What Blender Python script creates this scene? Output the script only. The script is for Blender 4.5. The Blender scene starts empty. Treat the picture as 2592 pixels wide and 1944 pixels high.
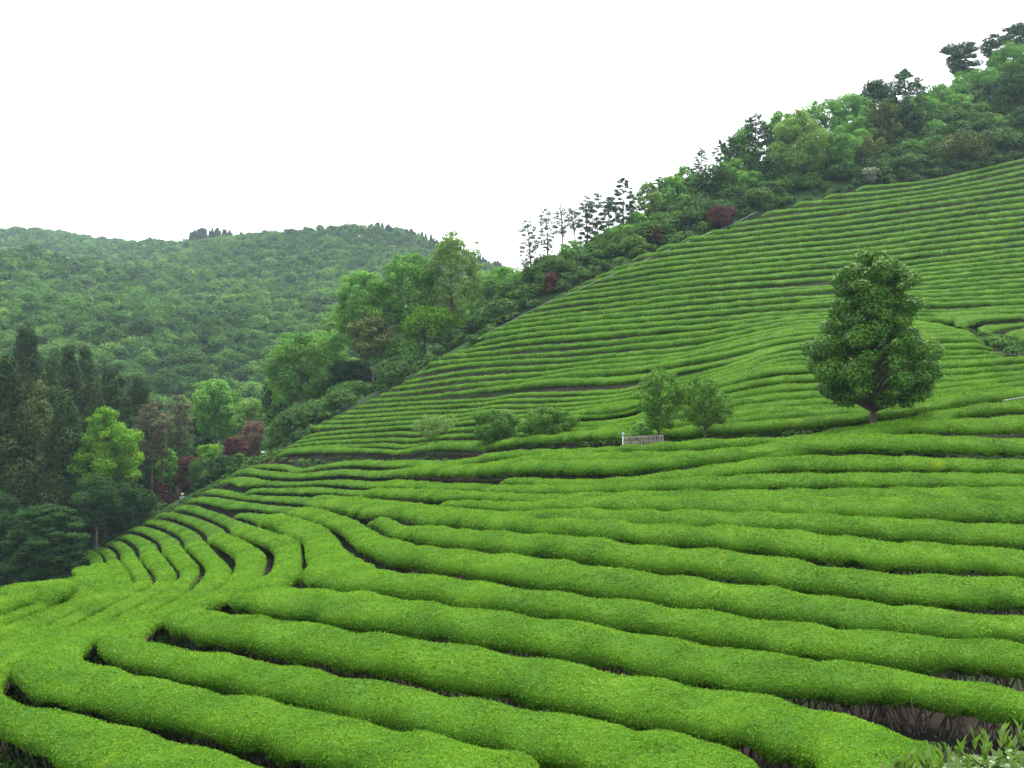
import bpy, math, random
import numpy as np
C = bpy.context.scene
COL = C.collection
R = math.radians
rng = np.random.default_rng(7)

# ------------------------------------------------------------------ camera
F, CU, CV, HOR = 2520.0, 1296.0, 972.0, 900.0       # focal length in photo pixels, centre, horizon row
PITCH = math.atan((CV - HOR) / F)
cam = bpy.data.cameras.new("camera")
cam.sensor_width = 36.0
cam.lens = 36.0 * F / 2592.0
cam.clip_start, cam.clip_end = 0.1, 5000
camo = bpy.data.objects.new("camera", cam)
camo.rotation_euler = (math.pi / 2 - PITCH, 0, 0)
COL.objects.link(camo)
C.camera = camo

# ------------------------------------------------------------------ sky, sun, exposure
SUN_EL, SUN_AZ = R(64), R(22)                        # high sun veiled by cloud, beyond the hill to the right
w = bpy.data.worlds.new("World")
C.world = w
w.use_nodes = True
nt = w.node_tree
nt.nodes.clear()
sky = nt.nodes.new("ShaderNodeTexSky")
sky.sky_type = 'NISHITA'
sky.sun_disc = False
sky.sun_elevation = SUN_EL
sky.sun_rotation = SUN_AZ
sky.dust_density = 6.0
sky.air_density = 1.0
bg1 = nt.nodes.new("ShaderNodeBackground")
bg1.inputs[1].default_value = 0.06
nt.links.new(sky.outputs[0], bg1.inputs[0])
tc = nt.nodes.new("ShaderNodeTexCoord")
ns = nt.nodes.new("ShaderNodeTexNoise")
ns.inputs['Scale'].default_value = 1.6
ns.inputs['Detail'].default_value = 5
nt.links.new(tc.outputs['Generated'], ns.inputs['Vector'])
rp = nt.nodes.new("ShaderNodeValToRGB")
rp.color_ramp.elements[0].color = (0.80, 0.83, 0.87, 1)
rp.color_ramp.elements[1].color = (0.96, 0.97, 0.97, 1)
rp.color_ramp.elements[0].position = 0.3
rp.color_ramp.elements[1].position = 0.6
nt.links.new(ns.outputs['Fac'], rp.inputs[0])
bg2 = nt.nodes.new("ShaderNodeBackground")
bg2.inputs[1].default_value = 0.62
nt.links.new(rp.outputs[0], bg2.inputs[0])
mx = nt.nodes.new("ShaderNodeAddShader")
nt.links.new(bg1.outputs[0], mx.inputs[0])
nt.links.new(bg2.outputs[0], mx.inputs[1])
wo = nt.nodes.new("ShaderNodeOutputWorld")
nt.links.new(mx.outputs[0], wo.inputs[0])

sl = bpy.data.lights.new("sun", 'SUN')
sl.energy = 1.5
sl.angle = R(10)
sl.color = (1.0, 0.96, 0.88)
so = bpy.data.objects.new("sun", sl)
sd = np.array([math.sin(SUN_AZ) * math.cos(SUN_EL), math.cos(SUN_AZ) * math.cos(SUN_EL), math.sin(SUN_EL)])
from mathutils import Vector
so.rotation_euler = Vector(sd).to_track_quat('Z', 'Y').to_euler()
so.location = (0, 0, 200)
COL.objects.link(so)
C.view_settings.view_transform = 'Standard'
C.view_settings.look = 'None'
C.view_settings.exposure = 1.68
C.view_settings.gamma = 1
C.cycles.max_bounces = 6
C.cycles.diffuse_bounces = 3
C.cycles.glossy_bounces = 1
C.cycles.transmission_bounces = 3
C.cycles.volume_bounces = 0
C.cycles.use_denoising = True

# ------------------------------------------------------------------ pixel <-> world
cp, sp = math.cos(PITCH), math.sin(PITCH)
def ray(u, v):
    u = np.asarray(u, float); v = np.asarray(v, float)
    x = (u - CU) / F; y = np.ones_like(x); z = -(v - CV) / F
    return np.stack([x, y * cp + z * sp, z * cp - y * sp], -1)
def at(u, v, d):
    return ray(u, v) * np.asarray(d, float)[..., None]
def project(P):
    P = np.asarray(P, float)
    yc = P[..., 1] * cp - P[..., 2] * sp
    zc = P[..., 2] * cp + P[..., 1] * sp
    yc = np.where(np.abs(yc) < 1e-6, 1e-6, yc)
    return CU + F * P[..., 0] / yc, CV - F * zc / yc, yc

# ------------------------------------------------------------------ terrain: smooth surface through surveyed points
CTRL = [  # photo column, row, distance
 # near slope
 (-150,1940,14.5),(0,1940,14.5),(600,1940,14.7),(1296,1940,15),(2100,1940,14.2),(2750,1940,13),
 (-150,1760,17),(0,1760,17),(700,1800,16.8),(1296,1720,18.5),(2000,1700,19),(2592,1700,19.5),(2750,1700,19.5),
 (0,1640,21.5),(190,1620,23),(350,1560,25.5),(900,1500,26.5),(1296,1520,24),(1900,1450,25),(2592,1450,26),
 (515,1510,28.5),(680,1420,37),(800,1400,38),(1000,1400,33.5),(1296,1350,31),(1700,1330,29.5),(2200,1303,29.5),(2592,1320,30),
 (1000,1300,44),(1000,1220,62),(850,1300,52),(1300,1210,43),(1300,1150,51),(1500,1200,38.5),(1700,1200,35.5),(1700,1168,38.5),
 (2200,1118,37.8),(2592,1066,39.5),(2200,1180,33.5),(2592,1180,34),(2592,1100,37.5),(2000,1155,38),
 # spur crest
 (-100,1570,29),(0,1530,32),(150,1490,35),(300,1445,39),(480,1405,45),(620,1380,51),
 # far side of the spur
 (240,1372,92),(250,1440,84),(400,1390,82),(470,1256,95),(600,1187,93),(560,1300,82),(700,1150,88),(1000,1155,72),(700,1280,76),(150,1480,84),(0,1500,88),
 # hill field
 (697,1140,90),(1000,1122,74),(1250,1145,61),(1452,1142,52.5),(1700,1138,45),(1848,1124,43.5),(2200,1098,42.5),(2592,1033,44.5),
 (760,1097,93),(1248,1048,66),(1593,1018,55),(1944,918,56),(2383,908,55),(2592,898,55),
 (905,1015,95.5),(1346,985,74),(1669,953,65),(1944,871,65),(2369,851,64),
 (1054,940,96),(1346,900,81),(1640,883,73.5),(1848,861,71),(2345,815,70),(2592,880,64),
 (1200,865,96),(1493,831,86.5),(1848,803,79.5),(2345,785,76),(2592,775,76),
 (1376,759,98),(1640,725,93),(1944,697,91),(2592,628,95),
 (1540,677,102),(1848,636,101.5),(2150,606,101.5),(2592,548,106),
 (1845,565,109),(2149,529,110.5),(2592,465,116),(2161,476,117),(2592,400,124),(2800,370,126),
 # wood above the hill field
 (1345,728,105),(1500,665,109),(1700,560,116),(2000,440,129),(2300,300,143),(2592,200,156),(2800,120,163),
]
XYZ = [tuple(at(u, v, d)) for u, v, d in CTRL]
XYZ += [  # ground not seen from here
 (0,0,-1.9),(6,0,-1.7),(-10,2,-3.2),(-30,0,-9),(30,2,-2),(0,-30,1),(40,-30,3),(-40,-30,-6),(4,4,-2.4),(7,8,-4.6),(4,11,-5.3),(8,11.5,-5.2),(3,8,-4.6),(0,8,-4.4),(-8,9,-5.4),
 (-60,40,-20),(-45,60,-21),(-20,58,-15),(-35,50,-17),(-90,100,-26),(-30,110,-16.5),(-50,120,-22),(-12,115,-9),(0,118,-3),(-70,80,-25),(-90,50,-26),
 (45,40,-1.5),(60,60,3),(80,90,13),(110,130,36),(130,170,58),
 (40,175,22),(0,150,-2),(20,210,8),(60,220,30),(110,230,50),(0,200,-6),(-20,170,-12),(-60,170,-18),(-120,150,-16),(-150,100,-20),
]
FAR = [(-300,780,330),(-100,672,330),(0,668,325),(90,705,322),(180,748,318),(300,790,308),(600,800,300),(900,800,300),(1100,820,300),(0,840,230),(300,900,220),(600,950,220),(900,930,230),(1200,850,250),
 (-300,632,660),(0,616,650),(150,608,650),(290,640,650),(420,648,640),(480,640,540),(560,632,510),(720,620,480),(900,605,470),(1000,612,470),(1150,668,480),(1300,740,500),(1500,800,520),(600,700,400),(900,690,390),(330,715,430),(0,770,430),(130,780,430),(-150,770,430),(220,760,430),(1100,730,400)]
XYZ += [tuple(at(u, v, d)) for u, v, d in FAR]
XYZ += [(-300,900,30),(-150,900,30),(200,800,20),(400,500,40),(300,300,60),(400,100,40),(300,-100,10),(-300,-100,-25),(-400,200,-5),(-450,400,40),(0,-200,0),(500,750,30),(-600,900,40)]
XYZ = np.array(XYZ)
SC = 100.0
def _tps(r2):
    return 0.5 * r2 * np.log(np.maximum(r2, 1e-12))
P2 = XYZ[:, :2] / SC
n = len(P2)
K = _tps(((P2[:, None] - P2[None]) ** 2).sum(-1)) + np.eye(n) * 1e-5
A = np.zeros((n + 3, n + 3))
A[:n, :n] = K; A[:n, n] = 1; A[:n, n + 1:] = P2
A[n, :n] = 1; A[n + 1:, :n] = P2.T
SOL = np.linalg.solve(A, np.concatenate([XYZ[:, 2], [0, 0, 0]]))
def _height_exact(x, y):
    q = np.stack([np.ravel(x), np.ravel(y)], -1) / SC
    out = np.empty(len(q))
    for i in range(0, len(q), 20000):
        s = q[i:i + 20000]
        out[i:i + 20000] = _tps(((s[:, None] - P2[None]) ** 2).sum(-1)) @ SOL[:n] + SOL[n] + s @ SOL[n + 1:]
    return out.reshape(np.shape(x))
GX = np.concatenate([np.linspace(-900, -160, 38)[:-1], np.linspace(-160, -70, 46)[:-1], np.arange(-70, 75, 0.75), np.linspace(75, 170, 50), np.linspace(170, 900, 38)[1:]])
GY = np.concatenate([np.linspace(-300, -10, 15)[:-1], np.arange(-10, 140, 0.75), np.linspace(140, 260, 50), np.linspace(260, 720, 64)[1:], np.linspace(720, 1600, 16)[1:]])
GZ = _height_exact(*np.meshgrid(GX, GY, indexing='ij'))
GZ = np.clip(GZ, -60, 90)
def height(x, y):
    x = np.asarray(x, float); y = np.asarray(y, float)
    i = np.clip(np.searchsorted(GX, x) - 1, 0, len(GX) - 2)
    j = np.clip(np.searchsorted(GY, y) - 1, 0, len(GY) - 2)
    fx = np.clip((x - GX[i]) / (GX[i + 1] - GX[i]), 0, 1); fy = np.clip((y - GY[j]) / (GY[j + 1] - GY[j]), 0, 1)
    return (GZ[i, j] * (1 - fx) * (1 - fy) + GZ[i + 1, j] * fx * (1 - fy) + GZ[i, j + 1] * (1 - fx) * fy + GZ[i + 1, j + 1] * fx * fy)
def drop(u, v, h=0.0, d0=8.0, d1=700.0):
    """the first point along each sight line that meets the ground raised by h"""
    r = ray(u, v)
    ds = d0 * (d1 / d0) ** np.linspace(0, 1, 900)
    P = r[:, None, :] * ds[None, :, None]
    below = P[..., 2] <= height(P[..., 0], P[..., 1]) + h
    k = np.where(below.any(1), below.argmax(1), -1)
    lo = ds[np.maximum(k - 1, 0)].copy(); hi = ds[k].copy()
    for _ in range(14):
        m = 0.5 * (lo + hi); Q = r * m[:, None]
        b = Q[:, 2] <= height(Q[:, 0], Q[:, 1]) + h
        hi = np.where(b, m, hi); lo = np.where(b, lo, m)
    Q = r * hi[:, None]
    return Q, k >= 0

# ------------------------------------------------------------------ materials
def mat(name):
    m = bpy.data.materials.new(name)
    m.use_nodes = True
    m.node_tree.nodes.clear()
    return m, m.node_tree.nodes, m.node_tree.links
def leaf_mat(name, cols, patch=0.25, scale=0.35, trans=0.3, rough=0.5, spec=0.3, rand=0.0, yellow=None):
    """leaves: colour by leaf (attribute tint), drifting a little over the plant and from plant to plant"""
    m, N, L = mat(name)
    at_ = N.new("ShaderNodeAttribute"); at_.attribute_name = "tint"
    tc = N.new("ShaderNodeTexCoord")
    no = N.new("ShaderNodeTexNoise"); no.inputs['Scale'].default_value = scale; no.inputs['Detail'].default_value = 4
    L.new(tc.outputs['Object'], no.inputs['Vector'])
    ma = N.new("ShaderNodeMath"); ma.operation = 'MULTIPLY_ADD'
    L.new(no.outputs['Fac'], ma.inputs[0]); ma.inputs[1].default_value = patch * 2; ma.inputs[2].default_value = -patch
    ad = N.new("ShaderNodeMath"); ad.operation = 'ADD'
    L.new(at_.outputs['Fac'], ad.inputs[0]); L.new(ma.outputs[0], ad.inputs[1])
    r = N.new("ShaderNodeValToRGB")
    el = r.color_ramp.elements
    while len(el) < len(cols): el.new(0.5)
    for i, c in enumerate(cols):
        el[i].position = i / (len(cols) - 1); el[i].color = (*c, 1)
    L.new(ad.outputs[0], r.inputs[0])
    col = r.outputs[0]
    if yellow:
        n2 = N.new("ShaderNodeTexNoise"); n2.inputs['Scale'].default_value = yellow[1]; n2.inputs['Detail'].default_value = 3
        L.new(tc.outputs['Object'], n2.inputs['Vector'])
        mr = N.new("ShaderNodeMapRange"); mr.inputs[1].default_value = yellow[2]; mr.inputs[2].default_value = yellow[2] + 0.1
        L.new(n2.outputs['Fac'], mr.inputs[0])
        mm = N.new("ShaderNodeMath"); mm.operation = 'MULTIPLY'; mm.inputs[1].default_value = 0.6
        L.new(mr.outputs[0], mm.inputs[0])
        mix = N.new("ShaderNodeMix"); mix.data_type = 'RGBA'
        L.new(mm.outputs[0], mix.inputs[0]); L.new(col, mix.inputs[6]); mix.inputs[7].default_value = (*yellow[0], 1)
        col = mix.outputs[2]
    if rand:
        oi = N.new("ShaderNodeObjectInfo")
        hs = N.new("ShaderNodeHueSaturation")
        m1 = N.new("ShaderNodeMapRange"); m1.inputs[3].default_value = 1 - rand; m1.inputs[4].default_value = 1 + rand
        L.new(oi.outputs['Random'], m1.inputs[0]); L.new(m1.outputs[0], hs.inputs['Value'])
        L.new(col, hs.inputs['Color']); col = hs.outputs[0]
    b = N.new("ShaderNodeBsdfPrincipled")
    b.inputs['Roughness'].default_value = rough
    b.inputs['Specular IOR Level'].default_value = spec
    L.new(col, b.inputs['Base Color'])
    t = N.new("ShaderNodeBsdfTranslucent"); L.new(col, t.inputs[0])
    mxs = N.new("ShaderNodeMixShader"); mxs.inputs[0].default_value = trans
    L.new(b.outputs[0], mxs.inputs[1]); L.new(t.outputs[0], mxs.inputs[2])
    o = N.new("ShaderNodeOutputMaterial"); L.new(mxs.outputs[0], o.inputs[0])
    return m
def solid_mat(name, c1, c2, scale=6, rough=0.8, metal=0.0, bump=0.0, stretch=(1, 1, 1), spec=0.3):
    m, N, L = mat(name)
    tc = N.new("ShaderNodeTexCoord"); mp = N.new("ShaderNodeMapping"); mp.inputs['Scale'].default_value = stretch
    L.new(tc.outputs['Object'], mp.inputs[0])
    no = N.new("ShaderNodeTexNoise"); no.inputs['Scale'].default_value = scale; no.inputs['Detail'].default_value = 6
    L.new(mp.outputs[0], no.inputs['Vector'])
    r = N.new("ShaderNodeValToRGB"); r.color_ramp.elements[0].color = (*c1, 1); r.color_ramp.elements[1].color = (*c2, 1)
    r.color_ramp.elements[0].position = .35; r.color_ramp.elements[1].position = .65
    L.new(no.outputs['Fac'], r.inputs[0])
    b = N.new("ShaderNodeBsdfPrincipled"); b.inputs['Roughness'].default_value = rough; b.inputs['Metallic'].default_value = metal
    b.inputs['Specular IOR Level'].default_value = spec
    L.new(r.outputs[0], b.inputs['Base Color'])
    if bump:
        bp = N.new("ShaderNodeBump"); bp.inputs['Strength'].default_value = bump; bp.inputs['Distance'].default_value = 0.05
        L.new(no.outputs['Fac'], bp.inputs['Height']); L.new(bp.outputs[0], b.inputs['Normal'])
    o = N.new("ShaderNodeOutputMaterial"); L.new(b.outputs[0], o.inputs[0])
    return m
M_TEA = leaf_mat("tea_leaves", [(0.024,0.086,0.006),(0.072,0.184,0.011),(0.134,0.284,0.017),(0.200,0.360,0.028)], patch=0.40, scale=0.75, trans=0.38, rough=0.6, spec=0.05, yellow=((0.23,0.33,0.015),0.5,0.68))
M_STEM = solid_mat("tea_stems", (0.050,0.040,0.030), (0.17,0.14,0.115), 8)
def ground_mat():
    m, N, L = mat("ground_soil")
    tc = N.new("ShaderNodeTexCoord")
    n1 = N.new("ShaderNodeTexNoise"); n1.inputs['Scale'].default_value = 0.25; n1.inputs['Detail'].default_value = 8
    n2 = N.new("ShaderNodeTexNoise"); n2.inputs['Scale'].default_value = 3; n2.inputs['Detail'].default_value = 8
    for q in (n1, n2): L.new(tc.outputs['Object'], q.inputs['Vector'])
    r1 = N.new("ShaderNodeValToRGB")
    r1.color_ramp.elements[0].color = (0.007,0.0055,0.004,1); r1.color_ramp.elements[1].color = (0.022,0.016,0.012,1)
    r1.color_ramp.elements[0].position = .3; r1.color_ramp.elements[1].position = .7
    L.new(n2.outputs['Fac'], r1.inputs[0])
    r2 = N.new("ShaderNodeValToRGB")
    r2.color_ramp.elements[0].color = (0,0,0,1); r2.color_ramp.elements[1].color = (1,1,1,1)
    r2.color_ramp.elements[0].position = .42; r2.color_ramp.elements[1].position = .6
    L.new(n1.outputs['Fac'], r2.inputs[0])
    mix = N.new("ShaderNodeMix"); mix.data_type = 'RGBA'
    L.new(r2.outputs[0], mix.inputs[0]); L.new(r1.outputs[0], mix.inputs[6]); mix.inputs[7].default_value = (0.014,0.030,0.008,1)
    aw = N.new("ShaderNodeAttribute"); aw.attribute_name = "wood"
    m2 = N.new("ShaderNodeMix"); m2.data_type = 'RGBA'
    L.new(aw.outputs['Fac'], m2.inputs[0]); L.new(mix.outputs[2], m2.inputs[6]); m2.inputs[7].default_value = (0.020,0.052,0.012,1)
    b = N.new("ShaderNodeBsdfPrincipled"); b.inputs['Roughness'].default_value = 1; b.inputs['Specular IOR Level'].default_value = 0.1
    L.new(m2.outputs[2], b.inputs['Base Color'])
    o = N.new("ShaderNodeOutputMaterial"); L.new(b.outputs[0], o.inputs[0])
    return m
M_GROUND = ground_mat()

# ------------------------------------------------------------------ mesh helpers
def tag(o, label=None, cat=None, group=None, kind=None):
    if label: o['label'] = label
    if cat: o['category'] = cat
    if group: o['group'] = group
    if kind: o['kind'] = kind
    return o
def mesh_np(name, V, Q, tint=None, smooth=None):
    V = np.asarray(V, np.float32); Q = np.asarray(Q, np.int32)
    me = bpy.data.meshes.new(name)
    me.vertices.add(len(V)); me.vertices.foreach_set('co', V.ravel())
    k = Q.shape[1]
    me.loops.add(Q.size); me.loops.foreach_set('vertex_index', Q.ravel())
    me.polygons.add(len(Q)); me.polygons.foreach_set('loop_start', np.arange(0, Q.size, k, dtype=np.int32))
    if smooth is not None:
        me.polygons.foreach_set('use_smooth', np.broadcast_to(np.asarray(smooth, bool), (len(Q),)).copy())
    me.update(calc_edges=True)
    if tint is not None:
        me.attributes.new('tint', 'FLOAT', 'FACE').data.foreach_set('value', np.asarray(tint, np.float32))
    return me
def link(name, me, m=None, parent=None, loc=(0, 0, 0)):
    o = bpy.data.objects.new(name, me)
    if m and not me.materials: me.materials.append(m)
    o.location = loc
    if parent: o.parent = parent
    COL.objects.link(o)
    return o
def empty(name, loc, rz=0):
    o = bpy.data.objects.new(name, None)
    o.location = loc; o.rotation_euler = (0, 0, rz); o.empty_display_size = 0.3
    COL.objects.link(o)
    return o
def unit(a):
    return a / np.maximum(np.linalg.norm(a, axis=-1, keepdims=True), 1e-9)
def cards(P, Nrm, L, W, spread, r):
    """leaf quads (rhombi, a little folded) at P facing about Nrm"""
    k = len(P)
    nn = unit(Nrm + r.normal(0, spread, (k, 3)))
    t = unit(np.cross(nn, unit(r.normal(0, 1, (k, 3)))))
    b = np.cross(nn, t)
    L = np.broadcast_to(L, (k,))[:, None] * r.uniform(.7, 1.3, (k, 1)); W = np.broadcast_to(W, (k,))[:, None] * r.uniform(.7, 1.3, (k, 1))
    V = np.stack([P - t * L * .5, P + b * W * .5 + nn * W * .12, P + t * L * .5 - nn * L * .08, P - b * W * .5 + nn * W * .12], 1).reshape(-1, 3)
    return V, np.arange(4 * k).reshape(-1, 4)
def tubes(paths, radii, sides=5):
    """tapered tubes along polylines, joined as one mesh"""
    Vs, Fs, o = [], [], 0
    for p, rr in zip(paths, radii):
        p = np.asarray(p, float); rr = np.broadcast_to(np.asarray(rr, float), (len(p),))
        tan = unit(np.gradient(p, axis=0))
        ref = np.array([0.31, 0.95, 0.05]) if abs(tan[0][2]) > .7 else np.array([0, 0, 1.0])
        a = unit(np.cross(tan, ref)); b = np.cross(tan, a)
        th = np.linspace(0, 2 * np.pi, sides, endpoint=False)
        ring = p[:, None] + rr[:, None, None] * (a[:, None] * np.cos(th)[None, :, None] + b[:, None] * np.sin(th)[None, :, None])
        Vs.append(ring.reshape(-1, 3))
        i = np.arange(len(p) - 1)[:, None] * sides; j = np.arange(sides)[None]; jn = (j + 1) % sides
        Fs.append((np.stack([i + j, i + jn, i + sides + jn, i + sides + j], -1)).reshape(-1, 4) + o)
        e = o + (len(p) - 1) * sides                       # close the far end
        for q in range(1, sides - 2 + 1, 2):
            Fs.append(np.array([[e, e + q, e + q + 1, e + min(q + 2, sides - 1)]]) if q + 2 <= sides - 1 else np.array([[e, e + q, e + q + 1, e + q + 1]])[:0])
        o += len(p) * sides
    return np.concatenate(Vs), np.concatenate(Fs)
def wob(x, seed, f=1.0):
    """smooth 1-d wobble"""
    r = np.random.default_rng(seed); s = np.zeros_like(x)
    for k in range(5):
        s += math.sin(1) * np.sin(x * f * r.uniform(.4, 2.2) + r.uniform(0, 6.28)) / 5
    return s

# ------------------------------------------------------------------ ground
nx, ny = len(GX), len(GY)
gv = np.stack([*np.meshgrid(GX, GY, indexing='ij'), GZ], -1).reshape(-1, 3)
gi = (np.arange(nx - 1)[:, None] * ny + np.arange(ny - 1)[None]).ravel()
GROUND = tag(link("ground", mesh_np("ground", gv, np.stack([gi, gi + ny, gi + ny + 1, gi + 1], -1), smooth=True), M_GROUND), kind='structure')

# ------------------------------------------------------------------ tea hedges: the back edge of each row as surveyed on the photo
WIN = {'2': (0, 1000, 3.414), '4': (600, 1000, 3.414), '6': (1200, 1000, 3.414), '8': (1944, 1000, 3.414),
       '5': (1200, 560, 3.414), '7': (1944, 560, 3.414), 'a': (0, 1400, 3.05), 'b': (700, 1400, 3.05), 'c': (1300, 1400, 3.05), 'd': (1867, 1400, 3.05), 'p': (0, 0, 1.0)}
def line(s):
    """'4 100,570 200,550 / 6 0,480 ...' -> photo pixels"""
    out = []
    for seg in s.split('/'):
        t = seg.split(); x0, y0, k = WIN[t[0]]
        out += [(x0 + float(q.split(',')[0]) / k, y0 + float(q.split(',')[1]) / k) for q in t[1:]]
    return np.array(out)
NEAR = [
 ('4 100,570 200,550 300,540 460,548 560,590 700,555 830,530 1000,510 1200,505 1400,515 1700,523 2000,528 / 6 0,500 250,452 480,442 800,440 1280,425 1600,405 1850,390 2050,376 / 8 0,362 200,352 480,297 640,270 900,230 1150,190 1400,140 1600,110 1850,80 2212,48', 34),
 ('6 60,530 250,508 500,488 900,474 1400,463 1850,452 / 8 0,450 200,420 500,357 760,290 1000,225 1300,207 1500,213 1750,215 1950,202 2212,168', 30),
 ('2 2030,650 2060,622 2100,605 / 4 70,597 150,595 300,608 500,620 700,615 850,590 1000,585 1200,600 1450,605 1700,590 2000,578 / 6 0,580 164,573 400,560 700,545 1000,545 1300,540 1550,525 1750,505 2000,480 2212,455 / 8 0,425 250,395 500,358 760,345 900,340 1300,335 1700,340 2212,355', 28),
 ('6 255,668 350,642 600,640 900,638 1200,640 1400,625 1700,600 2000,560 2212,535 / 8 0,490 250,480 500,482 750,465 1100,470 1400,470 1700,480 2212,490', 25),
 ('2 1920,710 1960,685 2000,670 / 4 0,668 100,672 300,695 500,700 700,685 900,668 1050,675 1200,695 1450,690 1550,680 1800,690 2000,690 / 6 0,682 250,692 500,690 800,690 1100,693 1400,680 1700,660 2000,640 2212,640 / 8 0,615 200,607 450,613 800,600 1200,595 1560,590 1900,595 2212,605', 25),
 ('4 110,772 150,760 250,752 400,750 600,740 750,738 900,755 1100,765 1400,755 1700,758 1900,757 / 6 0,755 250,758 500,765 700,768 900,762 1200,758 1600,750 2212,742 / 8 0,738 400,738 800,726 1300,728 1700,726 2212,740', 25),
 ('4 1720,866 1760,845 1800,833 2000,820 2212,820 / 6 350,832 600,860 800,845 1100,830 1500,828 1900,842 2212,852 / 8 0,858 450,857 900,860 1400,860 1800,880 2212,900', 25),
 ('4 640,838 655,815 690,803 800,805 1000,820 1200,835 1500,850 1700,870 1950,888 2212,908 / 6 300,935 600,932 900,930 1130,942 1400,960 1700,975 2000,980 2212,992 / 8 0,1012 250,1020 600,1030 850,1043 1200,1042 1500,1073 1900,1095 2212,1097', 25),
 ('2 1760,790 1800,765 1850,757 1950,765 / 4 0,790 200,815 400,822 600,830 750,860 900,875 1100,900 1300,922 1500,930 1700,953 1850,985 2000,980 2212,993 / 6 200,1000 420,1030 700,1063 900,1068 1200,1085 1450,1102 1700,1125 1900,1135 2212,1140 / 8 0,1155 250,1178 430,1190 650,1220 870,1253 1100,1272 1300,1277 1600,1290 1850,1310 2080,1325 2212,1345', 25),
 ('4 1125,1072 1150,1052 1190,1038 1260,1028 1360,1045 1470,1088 1600,1087 1800,1110 2000,1158 2212,1172 / 6 164,1163 400,1185 600,1210 850,1225 1050,1245 1200,1265 1400,1308 1600,1325 1900,1340 2212,1348 / 8 0,1400 250,1435 500,1488 / d 450,75 700,115 900,137 1200,160 1400,172 1560,168 1800,185 2000,200 2211,206', 9),
 ('2 1620,870 1660,840 1720,830 1850,840 1950,856 / 4 0,875 150,887 330,905 500,925 640,945 800,975 900,1008 1040,1045 1100,1075 1150,1112 1250,1170 1310,1212 1480,1243 1560,1288 1700,1320 1850,1332 2000,1350 2212,1366 / 6 300,1382 600,1412 800,1448 1000,1472 1200,1508 1400,1522 1700,1560 1950,1590 / c 1729,252 / d 300,285 600,330 900,365 1150,398 1300,418 1550,427 1800,450 2000,465 2211,480', 9),
 ('4 0,972 60,957 200,985 330,1002 560,1060 700,1092 800,1132 870,1200 930,1290 1000,1345 1100,1420 1250,1492 1330,1545 1500,1558 1700,1588 1900,1602 2212,1642 / c 0,285 300,315 600,350 900,387 1200,430 1350,455 1600,482 / d 0,507 300,540 600,580 900,610 1200,640 1500,665 1800,690 2000,717 2211,758', 9),
 ('2 1505,950 1530,922 1570,908 1680,907 1800,945 1950,990 / 4 0,1045 100,1080 250,1130 380,1180 480,1195 545,1225 550,1290 548,1380 565,1455 / b 180,115 60,180 50,235 150,252 250,260 400,290 600,302 800,322 1000,355 1200,397 1500,443 1800,472 / c 0,472 200,518 400,545 700,577 1000,625 1300,677 1600,722 / d 0,735 200,765 400,792 700,827 1000,868 1300,892 1500,920 1700,960 2000,996 2211,1032', 9),
 ('2 1380,997 1410,980 1470,975 1600,988 1700,1012 1850,1080 2000,1170 / 4 60,1205 150,1262 220,1295 250,1330 240,1380 190,1500 165,1545 / a 1960,165 1800,232 1660,290 1560,340 1580,378 1650,395 1800,430 2000,470 2211,490 / b 200,522 400,560 650,612 900,642 1200,687 1500,740 1700,760 / c 0,785 300,830 600,880 800,933 1000,990 1200,1017 1500,1065 / d 0,1095 300,1140 600,1215 850,1275 1000,1310 1200,1370 1400,1440 1530,1490 1610,1560 1650,1660 1680,1800 1720,2100', 9),
 ('2 1255,1047 1290,1030 1340,1026 1450,1042 1600,1097 1750,1190 1850,1270 1920,1335 1975,1385 2000,1420 1985,1455 1940,1510 / a 1690,160 1550,250 1350,350 1190,430 1110,500 1060,560 1090,590 1200,612 1400,642 1700,702 1900,752 2211,830 / b 200,852 500,908 700,960 900,992 1100,1042 1400,1112 1700,1168 / c 0,1190 300,1247 600,1310 900,1368 1100,1402 1400,1450 1600,1490 / d 100,1560 200,1610 270,1659 330,1720', 9),
 ('2 1145,1102 1170,1088 1220,1085 1330,1110 1450,1167 1560,1240 1650,1312 1710,1375 1715,1430 1650,1500 1570,1590 / a 1300,240 1100,350 900,450 700,570 570,660 535,705 580,732 650,745 900,802 1050,850 1300,918 1500,990 1800,1060 2000,1102 2211,1150 / b 200,1187 400,1232 600,1308 800,1352 1000,1402 1300,1462 1600,1540 / c 0,1590 150,1630 240,1659 400,1720', 9),
 ('2 1025,1167 1050,1155 1100,1150 1180,1165 1300,1230 1420,1320 1490,1390 1520,1450 1480,1540 / a 1150,220 900,340 600,480 300,620 60,760 -30,860 -50,940 0,1005 200,1052 500,1110 700,1170 900,1230 1100,1292 1300,1362 1500,1418 1800,1492 2000,1532 2211,1620 / b 100,1612 250,1665 450,1740', 9),
 ('2 940,1217 970,1203 1010,1202 1100,1250 1200,1340 1270,1420 1320,1500 / a 980,210 700,330 400,480 100,640 -150,800 -330,1000 -330,1150 -200,1350 0,1500 200,1570 350,1620 500,1670 800,1750', 9),
 ('2 830,1272 860,1258 910,1262 1000,1320 1080,1400 1130,1480 1150,1560 / a 800,230 560,320 260,460 -50,620 -300,800 -500,1000', 9),
 ('2 780,1322 800,1318 850,1335 930,1400 1000,1490 1020,1570 / a 630,260 400,350 100,480 -200,640 -450,800', 9),
 ('2 745,1400 775,1398 810,1420 850,1490 865,1570 / a 480,290 250,370 -50,500 -350,660', 9),
 ('2 480,1612 520,1575 570,1548 650,1540 700,1570 / a 360,320 120,400 -200,530 -420,640', 9),
 ('a 60,350 130,300 220,262 300,245 370,262 / a 250,345 20,410 -250,510', 9),
]
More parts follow.
